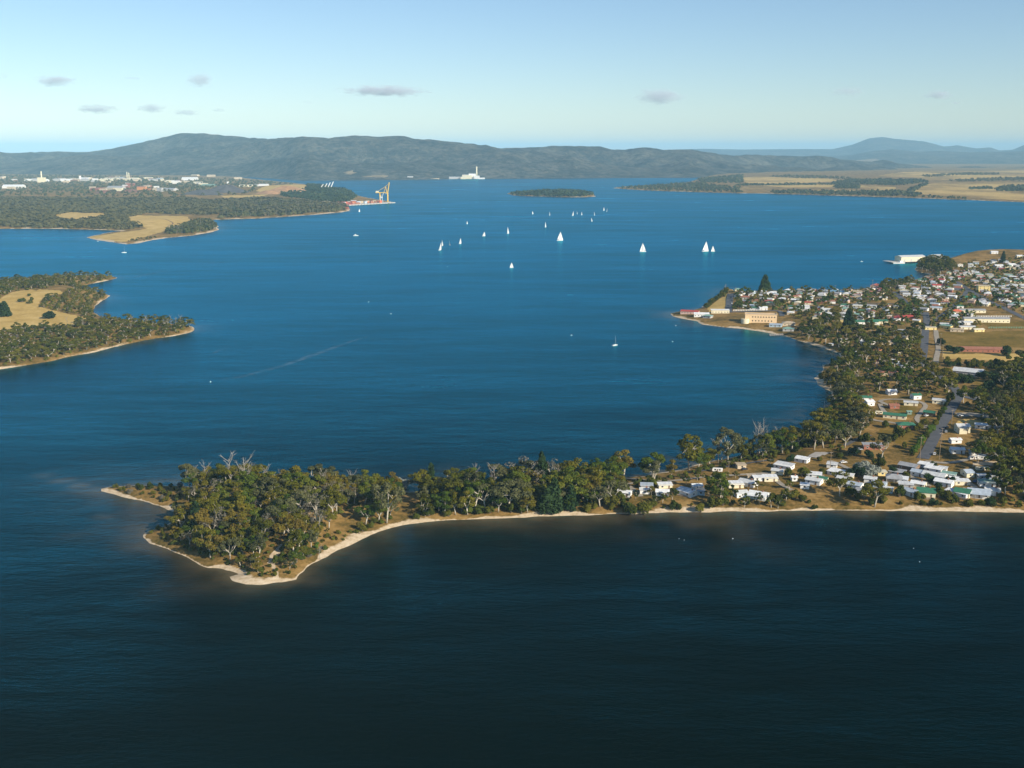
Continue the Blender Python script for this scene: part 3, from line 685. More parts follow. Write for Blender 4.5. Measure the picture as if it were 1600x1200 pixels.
plain('glass_dark', (.02,.028,.035), 0.12, 0.2, 1.0); plain('door_paint', (.18,.12,.08), 0.6); plain('trim_white', (.8,.79,.76), 0.6, 0.05); plain('timber', (.27,.20,.13), 0.9, 0.25, 1.5)
plain('concrete', (.45,.43,.39), 0.9, 0.15); plain('steel_grey', (.42,.43,.44), 0.5, 0.1, 1, 0.4); plain('chimney_brick', (.30,.13,.08), 0.9)
WIN = MB().box(-.55,.55,-.05,.05,-.45,.45).mesh('window', 'glass_dark'); WINF = MB().box(-.65,.65,-.035,.035,-.56,.56).mesh('frame', 'trim_white')
DOOR = MB().box(-.45,.45,-.05,.05,0,2.05).mesh('door', 'door_paint')
CHIM = MB().box(-.35,.35,-.35,.35,0,1.5).box(-.42,.42,-.42,.42,1.5,1.62).mesh('chimney', 'chimney_brick')
POST = MB().box(-.06,.06,-.06,.06,0,2.3).mesh('post', 'trim_white')
def roof_mesh(w, d, h, kind, pitch, ov=0.45, t=0.14):
    b = MB(); W2, D2 = w / 2 + ov, d / 2 + ov
    if kind == 'flat':
        s = 0.05 * d; b.add([(-W2,-D2,h-s),(W2,-D2,h-s),(W2,D2,h+s),(-W2,D2,h+s),(-W2,-D2,h-s+t),(W2,-D2,h-s+t),(W2,D2,h+s+t),(-W2,D2,h+s+t)],
                            [(3,2,1,0),(4,5,6,7),(0,1,5,4),(1,2,6,5),(2,3,7,6),(3,0,4,7)])
        for i in range(1, max(2, int(w / 1.6))):            # sheet laps
            x = -W2 + 2 * W2 * i / max(2, int(w / 1.6)); b.add([(x-.04,-D2,h-s+t),(x+.04,-D2,h-s+t),(x+.04,D2,h+s+t),(x-.04,D2,h+s+t),(x-.04,-D2,h-s+t+.05),(x+.04,-D2,h-s+t+.05),(x+.04,D2,h+s+t+.05),(x-.04,D2,h+s+t+.05)],
                            [(4,5,6,7),(0,1,5,4),(1,2,6,5),(2,3,7,6),(3,0,4,7)])
        return b
    rise = D2 * pitch; e = h - ov * pitch
    r = 0.0 if kind == 'gable' else min(W2 - 0.3, D2 * 0.95)
    for dz in (0,):
        A = [(-W2,-D2,e),(W2,-D2,e),(W2,D2,e),(-W2,D2,e),(-W2+r,0,e+rise),(W2-r,0,e+rise)]
        B = [(x, y, z + t) for x, y, z in A]; b.add(A + B, [(6,7,11,10),(8,9,10,11),(7,8,11),(9,6,10),(4,5,1,0),(5,4,3,2),(5,2,1),(4,0,3),(0,1,7,6),(1,2,8,7),(2,3,9,8),(3,0,6,9)] if r > 0 else
              [(6,7,11,10),(8,9,10,11),(4,5,1,0),(5,4,3,2),(0,1,7,6),(2,3,9,8),(1,5,11,7),(5,2,8,11),(3,4,10,9),(4,0,6,10)])
    if kind == 'gable': b.box(-W2, W2, -.12, .12, e + rise + t - .06, e + rise + t + .04)     # ridge cap
    return b
def house(px, py, w, d, yaw, wall, roof, kind, zone, h=2.6, name='house', what=None, detail=2, extra='', pitch=None, at=None, front=None):
    p = pl1(px, py) if at is None else at
    what = what or ('house' if name == 'house' else name.replace('_', ' '))
    if -30 <= yaw <= -10: yaw *= 1.7
    desc = f'{wall} {what} with {roof} {kind} roof' + ((' ' + extra) if extra else '')
    o = thing(name, desc, zone, what.split()[-1] if name != 'house' else 'house', p, R(yaw), None)
    pitch = pitch or (0.30 if kind == 'gable' else 0.34); b = MB().box(-w/2, w/2, -d/2, d/2, -0.8, h)
    if kind == 'gable':
        g = (d / 2) * pitch; b.add([(-w/2,-d/2,h),(-w/2,d/2,h),(-w/2,0,h+g),(w/2,-d/2,h),(w/2,d/2,h),(w/2,0,h+g)], [(0,2,1),(3,4,5),(0,3,5,2),(1,2,5,4)])
    b.obj('wall', 'wall_' + wall, o); rf = roof_mesh(w, d, h, kind, pitch).obj('roof', 'roof_' + roof, o)
    storeys = max(1, int((h + .4) // 2.7)); rnd = random.Random(int(px * 13 + py * 7))
    def win(x, y, z, rz):
        q = link('window', WIN, o); q.location = (x, y, z); q.rotation_euler = (0, 0, rz)
        if detail > 2: link('frame', WINF, q)
    for st in range(storeys):
        z0 = 1.45 + st * 2.7; n = max(1, int(w / (3.6 if detail > 1 else 4.6)))
        for i in range(n):
            x = -w/2 + w * (i + .5) / n + rnd.uniform(-.25, .25)
            if st == 0 and i == n // 2 and n > 1: q = link('door', DOOR, o); q.location = (x, -d/2 - .03, 0)
            else: win(x, -d/2 - .03, z0, 0)
        if detail > 1 or d > 6:
            for i in range(max(1, int(d / 4))): win(w/2 + .03, -d/2 + d * (i + .5) / max(1, int(d / 4)), z0, math.pi / 2)
        if detail > 1: win(-w/2 - .03, 0, z0, math.pi / 2)
    if front == 'veranda':
        v = MB().add([(-w/2,-d/2-2.0,h-.55),(w/2,-d/2-2.0,h-.55),(w/2,-d/2-.02,h-.15),(-w/2,-d/2-.02,h-.15),(-w/2,-d/2-2.0,h-.45),(w/2,-d/2-2.0,h-.45),(w/2,-d/2-.02,h-.05),(-w/2,-d/2-.02,h-.05)],
                     [(3,2,1,0),(4,5,6,7),(0,1,5,4),(1,2,6,5),(2,3,7,6),(3,0,4,7)]); v.obj('veranda', 'roof_' + roof, o)
        for x in np.linspace(-w/2 + .2, w/2 - .2, max(2, int(w / 3))): q = link('post', POST, o); q.location = (x, -d/2 - 1.85, h - 2.9)
    if front == 'deck': MB().box(-w/2, w/2, -d/2 - 2.2, -d/2 - .03, -.6, .25).obj('deck', 'timber', o)
    if front == 'annexe': MB().box(-w/2 + .4, w * .15, -d/2 - 2.6, -d/2 - .03, -.6, h - .7).obj('annexe', 'wall_' + wall, o); MB().box(-w/2 + .2, w * .15 + .2, -d/2 - 2.8, -d/2 - .05, h - .69, h - .55).obj('annexe_roof', 'roof_' + roof, o)
    if kind != 'flat' and rnd.random() < .4: q = link('chimney', CHIM, rf); q.location = (w * .22, 0, h + d / 2 * pitch - .7)
    HOUSE_SPOTS.append((p[0], p[1], max(w, d) * .55)); return o

Z1 = 'among the beachfront shacks left of the tall shoreline gum'; Z2 = 'in the bottom right beach village'; Z3 = 'around the gravel loop drive'; Z4 = 'right of the village road'
def hz(ox, oy, X, Y, *a, **k): return house(ox + X / 4, oy + Y / 4, *a, **k)
for X, Y, w, d, yaw, wl_, rf_, kd, fr in [
  (703,616,7.5,5.5,-12,'white','white','gable',None),(842,572,7,5,-6,'grey','blue-grey','flat',None),(828,600,5.5,4.5,-4,'white','pale grey','gable',None),(955,568,8,5,4,'cream','white','flat','deck'),
  (940,612,7.5,6,-8,'white','white','gable',None),(1080,605,9,6,-24,'white','pale grey','flat','deck'),(1118,618,4.5,6.5,-30,'white','white','gable',None),(1155,575,6,5,6,'white','white','gable',None),
  (1180,606,4.5,5.5,-8,'blue-grey','dark grey','flat',None),(1395,562,9,6,2,'cream','white','flat',None),(1475,552,10,7,-24,'white','pale grey','gable',None),(1428,618,7,6,12,'white','pale grey','gable',None),
  (1542,628,10.5,8,-18,'white','white','gable','veranda'),(1548,522,8,4,2,'white','white','flat',None),(1495,512,5,3.5,0,'beige','tan','flat',None)]:
    hz(800, 620, X, Y, w, d, yaw, 'pale blue' if wl_ == 'blue-grey' else wl_, rf_, kd, Z1, front=fr, detail=3, h=2.5, what='shack', name='shack')
hz(800, 620, 1430, 444, 5.5, 4.5, 5, 'beige', 'tan', 'flat', 'beside the bush track behind the beach shacks', what='shed', name='shed', detail=2)
for X, Y, w, d, yaw, wl_, rf_, kd, h, fr in [
  (212,565,8.5,5.5,-22,'white','white','flat',2.5,None),(100,606,11,7,-22,'white','pale grey','flat',2.7,None),(12,682,8,6,0,'cream','white','flat',2.5,None),(288,662,8.5,5,-10,'white','white','flat',2.5,None),
  (288,700,9,6.5,-20,'white','pale grey','gable',2.6,None),(162,682,3.2,4,0,'white','white','gable',2.3,None),(425,645,9,6,-24,'white','white','flat',2.5,None),(466,688,6,5.5,-18,'white','pale grey','gable',2.5,None),
  (545,728,8,7,-20,'white','blue-grey','gable',2.6,None),(583,764,7,5,-20,'grey','grey','flat',2.4,'deck'),(708,648,5.5,4,0,'yellow','cream','flat',2.4,None),(786,680,9,7,-10,'beige','grey','hip',2.6,'veranda'),
  (808,645,9,6,-20,'grey','grey','flat',2.4,None),(752,752,5,4.5,-15,'pale blue','pale grey','gable',2.5,None),(880,612,11,7.5,-24,'brown','grey','gable',2.9,None),(942,650,8,6.5,-24,'white','blue-grey','gable',2.7,None),
  (985,600,8.5,5,-22,'white','white','flat',2.5,None),(1035,626,10,5,-22,'white','white','flat',2.5,None),(1040,670,13,8,-22,'white','pale grey','gable',2.8,None),(1128,660,8,5,-20,'white','pale green','flat',2.4,None),
  (1100,712,10,7,-22,'white','white','gable',2.8,None),(1208,706,8.5,4.5,-4,'cream','white','flat',2.6,None),(862,722,8,5,-10,'grey','pale grey','flat',2.3,None),(893,768,8,6.5,-30,'white','blue-grey','gable',2.6,None),
  (985,772,10,10,-10,'cream','green','gable',3.0,'deck'),(1182,775,13,4.6,-50,'white','white','flat',2.7,None),(1218,772,8.5,9,-20,'cream','green','gable',2.8,'deck'),(1316,775,12,9,-12,'white','blue-grey','gable',2.9,'veranda')]:
    hz(1200, 580, X, Y, w, d, yaw, wl_, rf_, kd, Z2, h=h, front=fr, detail=3, name='cottage', what='cottage')
for X, Y, w, d, yaw, wl_, rf_, kd, h, fr in [
  (860,352,12,8,-6,'brick','green','hip',2.7,None),(792,292,16,6.5,-14,'cream','green','gable',2.7,None),(785,230,7,6,-4,'brick','terracotta','gable',2.5,None),(892,212,10,4.5,-10,'cream','pale grey','flat',2.5,None),
  (922,172,6.5,6,10,'white','green','gable',3.4,None),(1068,200,9.5,6,-14,'cream','pale grey','flat',2.8,None),(770,143,7,6.5,4,'white','white','gable',3.0,None),(630,212,6,7,10,'white','white','gable',3.2,None),
  (608,180,9,6,-5,'white','green','gable',2.6,None),(880,268,3.2,3,0,'green','pale green','gable',2.2,None),(1010,274,8,6,-20,'brown','green','gable',2.5,None),(655,482,13,7,-6,'brick','grey','flat',2.7,None)]:
    hz(1200, 580, X, Y, w, d, yaw, wl_, rf_, kd, Z3, h=h, front=fr, detail=3, name='cottage', what='cottage')
for X, Y, w, d, yaw, wl_, rf_, kd, h, fr in [
  (1212,378,8.5,8,-4,'cream','pale grey','gable',4.6,'annexe'),(1340,355,10,6,-12,'white','white','gable',2.7,None),(1168,446,7,5,4,'white','white','gable',2.5,None),(1180,508,8.5,6,-8,'white','white','gable',2.7,None),
  (1245,652,5,8,6,'cream','blue-grey','gable',2.8,None),(1365,715,9,6,-8,'white','pale green','flat',2.8,None),(1352,672,8,4,0,'grey','pale grey','flat',2.5,None),(1330,548,6,3,0,'grey','white','flat',2.3,None),
  (1440,360,5,4,0,'pale blue','pale grey','flat',2.3,None),(1290,520,6,4,0,'white','blue-grey','flat',2.3,None)]:
    hz(1200, 580, X, Y, w, d, yaw, wl_, rf_, kd, Z4, h=h, front=fr, detail=3, name='cottage', what='cottage')
for X, Y, w, d, yaw, wl_, rf_, kd in [(60,640,7,5,-14,'cream','pale grey','gable'),(230,730,5,4,-10,'white','white','flat'),(340,690,6,5,-16,'cream','green','gable'),(400,600,6,4.5,-14,'white','pale grey','flat'),(500,670,6,5,-18,'cream','white','flat'),(640,690,7,5.5,-14,'white','pale grey','gable'),(700,720,7,6,-18,'pale blue','blue-grey','gable'),
   (840,690,6,5,-14,'white','white','flat'),(940,720,8,6,-20,'cream','white','gable'),(1090,625,5,4,-20,'white','pale grey','flat'),(1160,690,5,5,-16,'white','white','gable'),(1260,770,7,7,-16,'white','white','gable'),(1400,760,8,7,-10,'white','pale grey','gable'),(1420,700,6,5,-10,'white','blue-grey','gable')]: hz(1200, 580, X, Y, w, d, yaw, wl_, rf_, kd, 'squeezed between the village houses', h=2.5, detail=3, name='cottage', what='small cottage')
# houses and halls between the village and the town
ZM = 'in the woods between village and town'
for X, Y, w, d, yaw, wl_, rf_, kd, h in [(625,628,13,9,-20,'white','white','gable',2.9),(755,632,17,7,-4,'beige','tan','gable',2.7),(668,668,12,9,-8,'orange','green','hip',2.9),(825,682,10,7,0,'cream','green','gable',2.6),
   (775,752,12,9,-14,'pale blue','white','gable',2.8),(690,752,7,6,0,'pink','red','hip',2.7),(755,822,14,9,-10,'beige','terracotta','hip',2.7),(560,700,11,8,-10,'white','pale grey','gable',2.8),(880,600,12,8,-8,'cream','tan','hip',2.8),(700,580,11,8,-4,'white','green','gable',2.8),(820,560,13,8,-6,'cream','grey','gable',2.8),(860,780,11,8,-6,'white','pale grey','gable',2.8),(480,620,9,7,-10,'cream','pale grey','gable',2.8) ,(395,640,4,3,0,'white','white','flat',2.2)]:
    if wl_ == 'tan': continue
    hz(1200, 380, X, Y, w, d, yaw, wl_, rf_, kd, ZM, h=h, detail=2)
house(1533,549,44,11,-6,'brick','terracotta','gable','between the paddock strips', h=3.0, what='long house', detail=1)
house(1513,586,24,16,-32,'grey','pale grey','gable','beside the road bend above the village', h=4.2, name='hall', what='hall', detail=1, pitch=.25)
house(1540,503,52,9,-3,'cream','grey','gable','beside the playing field', h=4.4, name='school_building', what='school building', detail=1)
house(1510,488,44,8,-2,'cream','grey','gable','behind the white paling fence', h=3.2, name='school_building', what='long building', detail=1)
# the big apricot hotel on the town waterfront
def hotel():
    p = pl1(1187, 503); o = thing('hotel', 'apricot two-storey waterfront hotel with flat parapet roof', 'on the town shore', 'hotel', p, R(-10))
    MB().box(-17,19,-6,6,-1,9.2).obj('wall', 'wall_apricot', o); MB().box(-17.3,19.3,-6.3,-5.7,9.2,10.0).box(-17.3,19.3,5.7,6.3,9.2,10).box(-17.3,-16.7,-5.7,5.7,9.2,10).box(18.7,19.3,-5.7,5.7,9.2,10.6).obj('parapet', 'wall_apricot', o)
    MB().box(-16.7,18.7,-5.7,5.7,9.2,9.45).obj('roof', 'roof_tan', o); MB().prism([(-17 + 4.5 * math.cos(t), -7 + 4 * math.sin(t)) for t in np.linspace(math.pi, 2 * math.pi, 9)] + [(-12.5,-6.02),(-21.5,-6.02)], -1, 4.2).obj('bay', 'wall_cream', o)
    for st, z in ((0, 2.2), (1, 6.6)):
        for i in range(9 if st else 7):
            q = link('window', WIN, o); q.location = (-8.5 + i * (3.1 if st else 3.6) , -6.04, z); q.scale = (1.15, 1, 1.5)
    for z in (2.2, 6.6):
        for y in (-3, 3): q = link('window', WIN, o); q.location = (19.04, y, z); q.rotation_euler = (0, 0, math.pi / 2); q.scale = (1.1, 1, 1.4)
    HOUSE_SPOTS.append((p[0], p[1], 20))
hotel()
ZP = 'on the tip of the town point'
house(1078,490,22,8,-12,'pink','red','gable',ZP,h=3.2,name='boathouse',what='boathouse',detail=2); house(1096,494,18,8,-8,'white','white','gable',ZP,h=3.4,name='boathouse',what='clubhouse',detail=2)
house(1125,489,22,7,-4,'cream','white','flat',ZP,h=4.0,name='clubhouse',what='hall',detail=2); house(1106,496,10,8,-20,'grey','pale green','hip',ZP,h=2.6,detail=2)
house(1153,455.5,10,8,0,'cream','pale green','hip',ZP,h=2.8,detail=2)

# ------------------------------------------------------------------ the town
TOWN_SPECIAL = [(1367,452,16,10,60,'pink','orange','gable',6.0,'along the town waterfront'),(1376,459,12,9,60,'brick','red','gable',3.5,'along the town waterfront'),(1468,449,22,9,-6,'white','red','gable',3.4,'in the upper town'),
 (1536,455,16,11,-8,'yellow','tan','flat',8.0,'in the upper town'),(1512,468,18,12,-4,'white','green','gable',3.2,'in the upper town'),(1494,489,13,10,-8,'pink','orange','hip',2.8,'near the playing field'),(1308,459,18,11,-10,'white','blue','gable',3.2,'along the town waterfront'),
 (1415,498,22,9,-6,'brick','red','hip',3.0,'in the middle of the town'),(1403,500,12,8,0,'white','red','gable',3.0,'in the middle of the town'),(1241,466,12,8,0,'cream','terracotta','hip',2.8,'along the town waterfront'),(1350,506,30,9,-4,'white','green','gable',3.0,'in the middle of the town'),
 (1372,505,20,9,-4,'cream','green','gable',3.0,'in the middle of the town'),(1437,466,18,6,-2,'white','white','flat',3.6,'in the upper town'),(1232,508,14,10,-8,'beige','tan','hip',2.8,'behind the town beach'),(1232,516,12,9,-10,'grey','pale green','hip',2.6,'behind the town beach'),
 (1212,510,14,7,-12,'pale blue','blue-grey','flat',2.8,'behind the town beach'),(1553,398,12,9,-8,'white','white','gable',3.4,'on the hilltop by the tall pine'),(1560,417,14,9,0,'white','white','gable',2.8,'on the town hillside'),(1580,415,13,10,10,'white','white','gable',3,'on the town hillside'),
 (1594,401,14,8,0,'cream','white','gable',2.8,'on the town hillside'),(1516,425,18,9,-8,'cream','white','flat',2.8,'on the town hillside'),(1590,478,20,12,-10,'cream','pale green','hip',3,'in the upper town'),(1290,487,12,9,-8,'white','pale grey','gable',3,'in the middle of the town'),
 (1255,482,14,10,-6,'white','pale grey','gable',3,'along the town waterfront'),(1164,467,16,9,-12,'white','terracotta','hip',2.8,ZP),(1190,458,12,9,-10,'white','white','hip',2.8,ZP),(1208,460,14,9,-10,'pink','white','hip',2.8,ZP),(1176,471,12,8,0,'brown','terracotta','gable',2.8,ZP),
 (1192,484,10,8,0,'white','white','gable',3.0,ZP),(1453,515,13,5,0,'yellow','cream','flat',2.8,'near the playing field'),(1528,518,12,6,10,'yellow','cream','gable',2.6,'near the playing field'),(1512,514,18,6,0,'cream','white','flat',2.8,'near the playing field'),(1495,518,14,6,-10,'beige','tan','hip',2.8,'near the playing field'),
 (1508,507,16,7,-4,'white','white','flat',3,'near the playing field')]
for px, py, w, d, yaw, wl_, rf_, kd, h, zn in TOWN_SPECIAL: house(px, py, w, d, yaw, wl_, rf_, kd, zn, h=h, detail=1)
TOWN_AREAS = [('on the tip of the town point', [(1150,458),(1222,457),(1222,484),(1150,483)]), ('along the town waterfront', [(1222,456),(1340,455),(1396,452),(1400,468),(1330,474),(1222,478)]),
 ('in the middle of the town', [(1225,482),(1330,477),(1420,480),(1438,488),(1438,505),(1400,508),(1345,514),(1300,500),(1240,500)]),
 ('in the upper town', [(1400,450),(1440,436),(1480,430),(1600,428),(1680,430),(1680,512),(1600,490),(1540,478),(1470,486),(1445,486),(1420,474),(1400,466)]),
 ('near the playing field', [(1456,490),(1520,486),(1530,497),(1525,515),(1456,515)]),
 ('on the town hillside', [(1500,412),(1600,402),(1680,402),(1680,428),(1600,428),(1480,430)])]
def fill_town():
    ca, sa = math.cos(R(17)), math.sin(R(17)); rnd = random.Random(5); spots = []
    for zn, poly in TOWN_AREAS:
        P = landpoly(poly); g = []
        for i in range(-70, 170):
            for j in range(-70, 190):
                if j % 5 == 4 and zn != 'on the town hillside': continue
                a, b = i * 15.5 + rnd.uniform(-2.5, 2.5), j * 14.5 + rnd.uniform(-2.5, 2.5); g.append((a * ca + b * sa, -a * sa + b * ca + 900))
        g = np.array(g); g = g[inside(g, P)]
        if not len(g): continue
        g = g[off_roads(g, 6)]; g = g[off_houses(g, 5.0)]; g = g[RNG.random(len(g)) < (.4 if zn == 'on the town hillside' else .70)]
        spots += [(zn, q) for q in g]
    zz = height(np.array([s[1] for s in spots])); spots = [(zn, q, z) for (zn, q), z in zip(spots, zz) if z > 1.0]
    vis = lambda s: project(s[1][0], s[1][1], s[2])[0] < 1606
    spots = [s for s in spots if vis(s)]
    spots.sort(key=lambda s: s[1][1])
    wch = ['white'] * 8 + ['cream'] * 5 + ['beige'] * 2 + ['brick'] * 2 + ['pink', 'pale blue', 'yellow', 'grey']; rch = ['white'] * 3 + ['pale grey'] * 6 + ['grey'] * 5 + ['blue-grey'] * 2 + ['pale green'] * 2 + ['green'] * 2 + ['terracotta'] * 4 + ['tan'] * 3 + ['red', 'dark grey', 'cream', 'cream']
    rest = MB(); mi = []; slots = []
    def slot(m):
        if m not in slots: slots.append(m)
        return slots.index(m)
    for i, (zn, q, z) in enumerate(spots):
        w, d, yaw = rnd.uniform(7.5, 12.5), rnd.uniform(6, 8.5), -17 + rnd.choice([0, 0, 90, 0]) + rnd.uniform(-8, 8); wc, rc, kd, h = rnd.choice(wch), rnd.choice(rch), rnd.choice(['gable', 'gable', 'hip', 'hip', 'flat']), rnd.uniform(2.6, 3.6)
        if i < 245:
            px, py = project(q[0], q[1], z); house(px, py, w, d, yaw, wc, rc, kd, zn, h=h, detail=1, at=(q[0], q[1], z)); continue
        c, s = math.cos(R(yaw)), math.sin(R(yaw)); HOUSE_SPOTS.append((q[0], q[1], max(w, d) * .55))
        for b, m in ((MB().box(-w/2, w/2, -d/2, d/2, -.8, h + (.3 if kd != 'flat' else 0)), 'wall_' + wc), (roof_mesh(w, d, h, kd, .32), 'roof_' + rc), (MB().box(-w*.3, -w*.18, -d/2-.05, -d/2+.02, 1, 2).box(w*.15, w*.27, -d/2-.05, -d/2+.02, 1, 2), 'glass_dark')):
            rest.add([(x * c - y * s + q[0], x * s + y * c + q[1], zv + z) for x, y, zv in b.v], b.f); mi += [slot(m)] * len(b.f)
    print('town spots', len(spots))
    if mi:
        me = bpy.data.meshes.new('far_houses'); me.from_pydata(rest.v, [], rest.f); me.update()
        for m in slots: me.materials.append(MATS[m])
        me.polygons.foreach_set('material_index', mi); tag(link('far_houses', me), 'farthest small houses packed together in the upper town', 'houses', None, 'stuff')
fill_town()

# ------------------------------------------------------------------ street furniture, vehicles
POLE = MB().tube((0,0,-.5),(0,0,1),.014,.010,6).mesh('pole', 'timber'); 
def pole(px, py, h, zone):
    p = pl1(px, py); o = thing('utility_pole', 'timber utility pole with crossarm', zone, 'utility pole', p, R(random.uniform(-20, 20)), 'utility poles'); s = h
    q = MB().tube((0,0,-.6),(0,0,h),.20,.13,6).obj('pole', 'timber', o); MB().box(-1.1,1.1,-.2,-.08,h-.8,h-.62).obj('crossarm', 'timber', o)
    for x in (-.95, -.35, .35, .95): MB().tube((x,-.14,h-.62),(x,-.14,h-.4),.05,.05,5).obj('insulator', 'trim_white', o)
POLEZ = ['left of the beach shacks','behind the beach shacks','by the silver tree','at the foot of the village road, left side','at the foot of the village road, right side','beside the two-storey cream house','halfway up the village road']
for i, (px, py, h) in enumerate([(967,764,11),(1138,747,11),(1297,737,13),(1437,720,16),(1467.5,718,18),(1486,672,15),(1471,693,11)]): pole(px, py, h, POLEZ[i])
for px, py, h, zn in [(1455,515,14,'beside the straight town road'),(1458,530,14,'beside the straight town road'),(1469,545,16,'beside the straight town road'),(1472,561,14,'beside the straight town road'),(1463,500,13,'beside the straight town road'),
   (1387,452,13,'on the town waterfront'),(1398,452,14,'on the town waterfront'),(1363,450,12,'on the town waterfront'),(1305,458,11,'on the town waterfront'),(1297,470,12,'on the town waterfront'),(1149,462,11,'on the town point'),(1205,478,11,'on the town point'),
   (1570,490,12,'along the diagonal town street'),(1597,500,12,'along the diagonal town street'),(1540,478,12,'along the diagonal town street'),(1564,455,11,'in the upper town'),(1585,470,12,'in the upper town'),(1426,470,12,'in the middle of the town'),(1455,470,12,'in the middle of the town'),(1322,540,12,'behind the town beach')]: pole(px, py, h, zn)
CARC = {'white': (.75,.75,.74), 'silver': (.42,.43,.44), 'dark': (.03,.032,.04), 'red': (.40,.03,.03), 'blue': (.05,.10,.25)}
for k, c in CARC.items(): plain('car_' + k, c, 0.25, 0.03)
plain('rubber', (.02,.02,.02), 0.9)
CAR_BODY = {}
for k in CARC:
    b = MB(); prof = [(-2.1,.35),(2.1,.35),(2.15,.75),(1.2,.92),(.75,.95),(-1.6,1.0),(-2.1,.95)]; n = len(prof)
    b.add([(x,-.85,z) for x, z in prof] + [(x,.85,z) for x, z in prof], [tuple(range(n)), tuple(range(n, 2*n))[::-1]] + [(i, n + i, n + (i + 1) % n, (i + 1) % n) for i in range(n)])
    b.box(-1.25,.35,-.68,.68,1.40,1.46); CAR_BODY[k] = b.mesh('body', 'car_' + k)
CABIN = MB().add([(-1.7,-.78,.96),(.85,-.78,.94),(.85,.78,.94),(-1.7,.78,.96),(-1.25,-.66,1.41),(.3,-.66,1.41),(.3,.66,1.41),(-1.25,.66,1.41)], [(3,2,1,0),(4,5,6,7),(0,1,5,4),(1,2,6,5),(2,3,7,6),(3,0,4,7)]).mesh('glasshouse', 'glass_dark')
WHEEL = MB().tube((0,-.11,0),(0,.11,0),.33,.33,10).mesh('wheel', 'rubber')
def car(px, py, col, yaw, zone):
    p = pl1(px, py); o = thing('parked_car', f'{col} car parked', zone, 'car', (p[0], p[1], p[2] + .35), R(yaw), 'parked cars')
    link('body', CAR_BODY[col], o); link('glasshouse', CABIN, o)
    for x in (-1.3, 1.35):
        for y in (-.78, .78): q = link('wheel', WHEEL, o); q.location = (x, y, .33)
for px, py, c, y, zn in [(1163,735,'dark',20,'beside the tan shed'),(1318,724,'white',10,'on the grass behind the shacks'),(1447,651,'white',40,'near the loop drive'),(1451,647,'dark',20,'near the loop drive'),(1365,648,'white',0,'beside the loop drive trees'),(1362,651,'red',10,'beside the loop drive trees'),
   (1480,669,'dark',70,'on the village road'),(1478,676,'silver',70,'on the village road'),(1460,711,'white',65,'on the village road'),(1500,651,'white',10,'on the gravel yard'),(1343,704,'silver',0,'by the low brick house'),(1525,718,'white',0,'under the right-hand trees'),(1541,721,'silver',-8,'under the right-hand trees'),
   (1525,754,'blue',30,'by the boat yard'),(1216,706.5,'silver',0,'near the bush track'),(1142,466,'dark',80,'on the point road'),(1143,470,'dark',80,'on the point road'),(1143.5,475,'white',80,'on the point road'),(1576,600,'white',0,'by the right-hand paddock'),(1556,598,'dark',10,'by the right-hand paddock')]: car(px, py, c, y, zn)
def caravan(px, py, yaw, zone, L=6.0, col='cream'):
    p = pl1(px, py); o = thing('caravan', f'{col} round-ended caravan', zone, 'caravan', p, R(yaw)); b = MB(); k = 10
    prof = [(-L/2 + .5 - .5 * math.cos(t), 1.35 + .95 * math.sin(t)) for t in np.linspace(-1.2, 1.57, 5)] + [(L/2 - .5 + .5 * math.cos(t), 1.35 + .95 * math.sin(t)) for t in np.linspace(1.57, -1.2, 5)]; n = len(prof)
    b.add([(x,-1.1,z) for x, z in prof] + [(x,1.1,z) for x, z in prof], [tuple(range(n))[::-1], tuple(range(n, 2*n))] + [(i, (i + 1) % n, n + (i + 1) % n, n + i) for i in range(n)]); b.obj('body', 'wall_' + col, o)
    for x in (-1.4, 1.4): q = link('window', WIN, o); q.location = (x, -1.1, 1.6)
    q = link('door', DOOR, o); q.location = (0, -1.1, .3); q.scale = (.8, 1, .85)
    for y in (-.95, .95): q = link('wheel', WHEEL, o); q.location = (0, y, .33)
    HOUSE_SPOTS.append((p[0], p[1], 3))
caravan(1121, 737, -12, 'on the grass behind the beach shacks', 6.5, 'white'); caravan(1373, 647, -10, 'beside the loop drive', 5.5); caravan(1535, 735, -2, 'under the right-hand village trees', 8.5)
caravan(1521, 718, 0, 'below the twin pale trunks', 5.5, 'white')
# white paling fence beside the school, posts as its parts
def fence(a, b, zone, n, label, mat='trim_white', h=1.4):
    A = pl1(*a); B = pl1(*b); o = thing('paling_fence', label, zone, 'fence', tuple(A)); d = Vector(B) - Vector(A)
    for i in range(n + 1): q = d * i / n; MB().box(q.x-.25,q.x+.25,q.y-.08,q.y+.08,q.z-.4,q.z+h).obj('post', mat, o)
    q = Vector((-d.y, d.x, 0)).normalized() * .04
    for z in (.45, h - .25): MB().add([tuple(-q + Vector((0,0,z))), tuple(d - q + Vector((0,0,z))), tuple(d + q + Vector((0,0,z))), tuple(q + Vector((0,0,z))), tuple(-q + Vector((0,0,z+.2))), tuple(d - q + Vector((0,0,z+.2))), tuple(d + q + Vector((0,0,z+.2))), tuple(q + Vector((0,0,z+.2)))], [(3,2,1,0),(4,5,6,7),(0,1,5,4),(1,2,6,5),(2,3,7,6),(3,0,4,7)]).obj('rail', mat, o)
fence((1518,495), (1580,495), 'in front of the long cream building', 16, 'white post fence')
fence((1146,486), (1192,485), 'along the point road', 18, 'long low white fence', h=1.8)
plain('fence_green', (.12,.28,.2), 0.7); fence((1545,513), (1600,513), 'along the playing field', 14, 'green mesh fence', 'fence_green', 1.8)

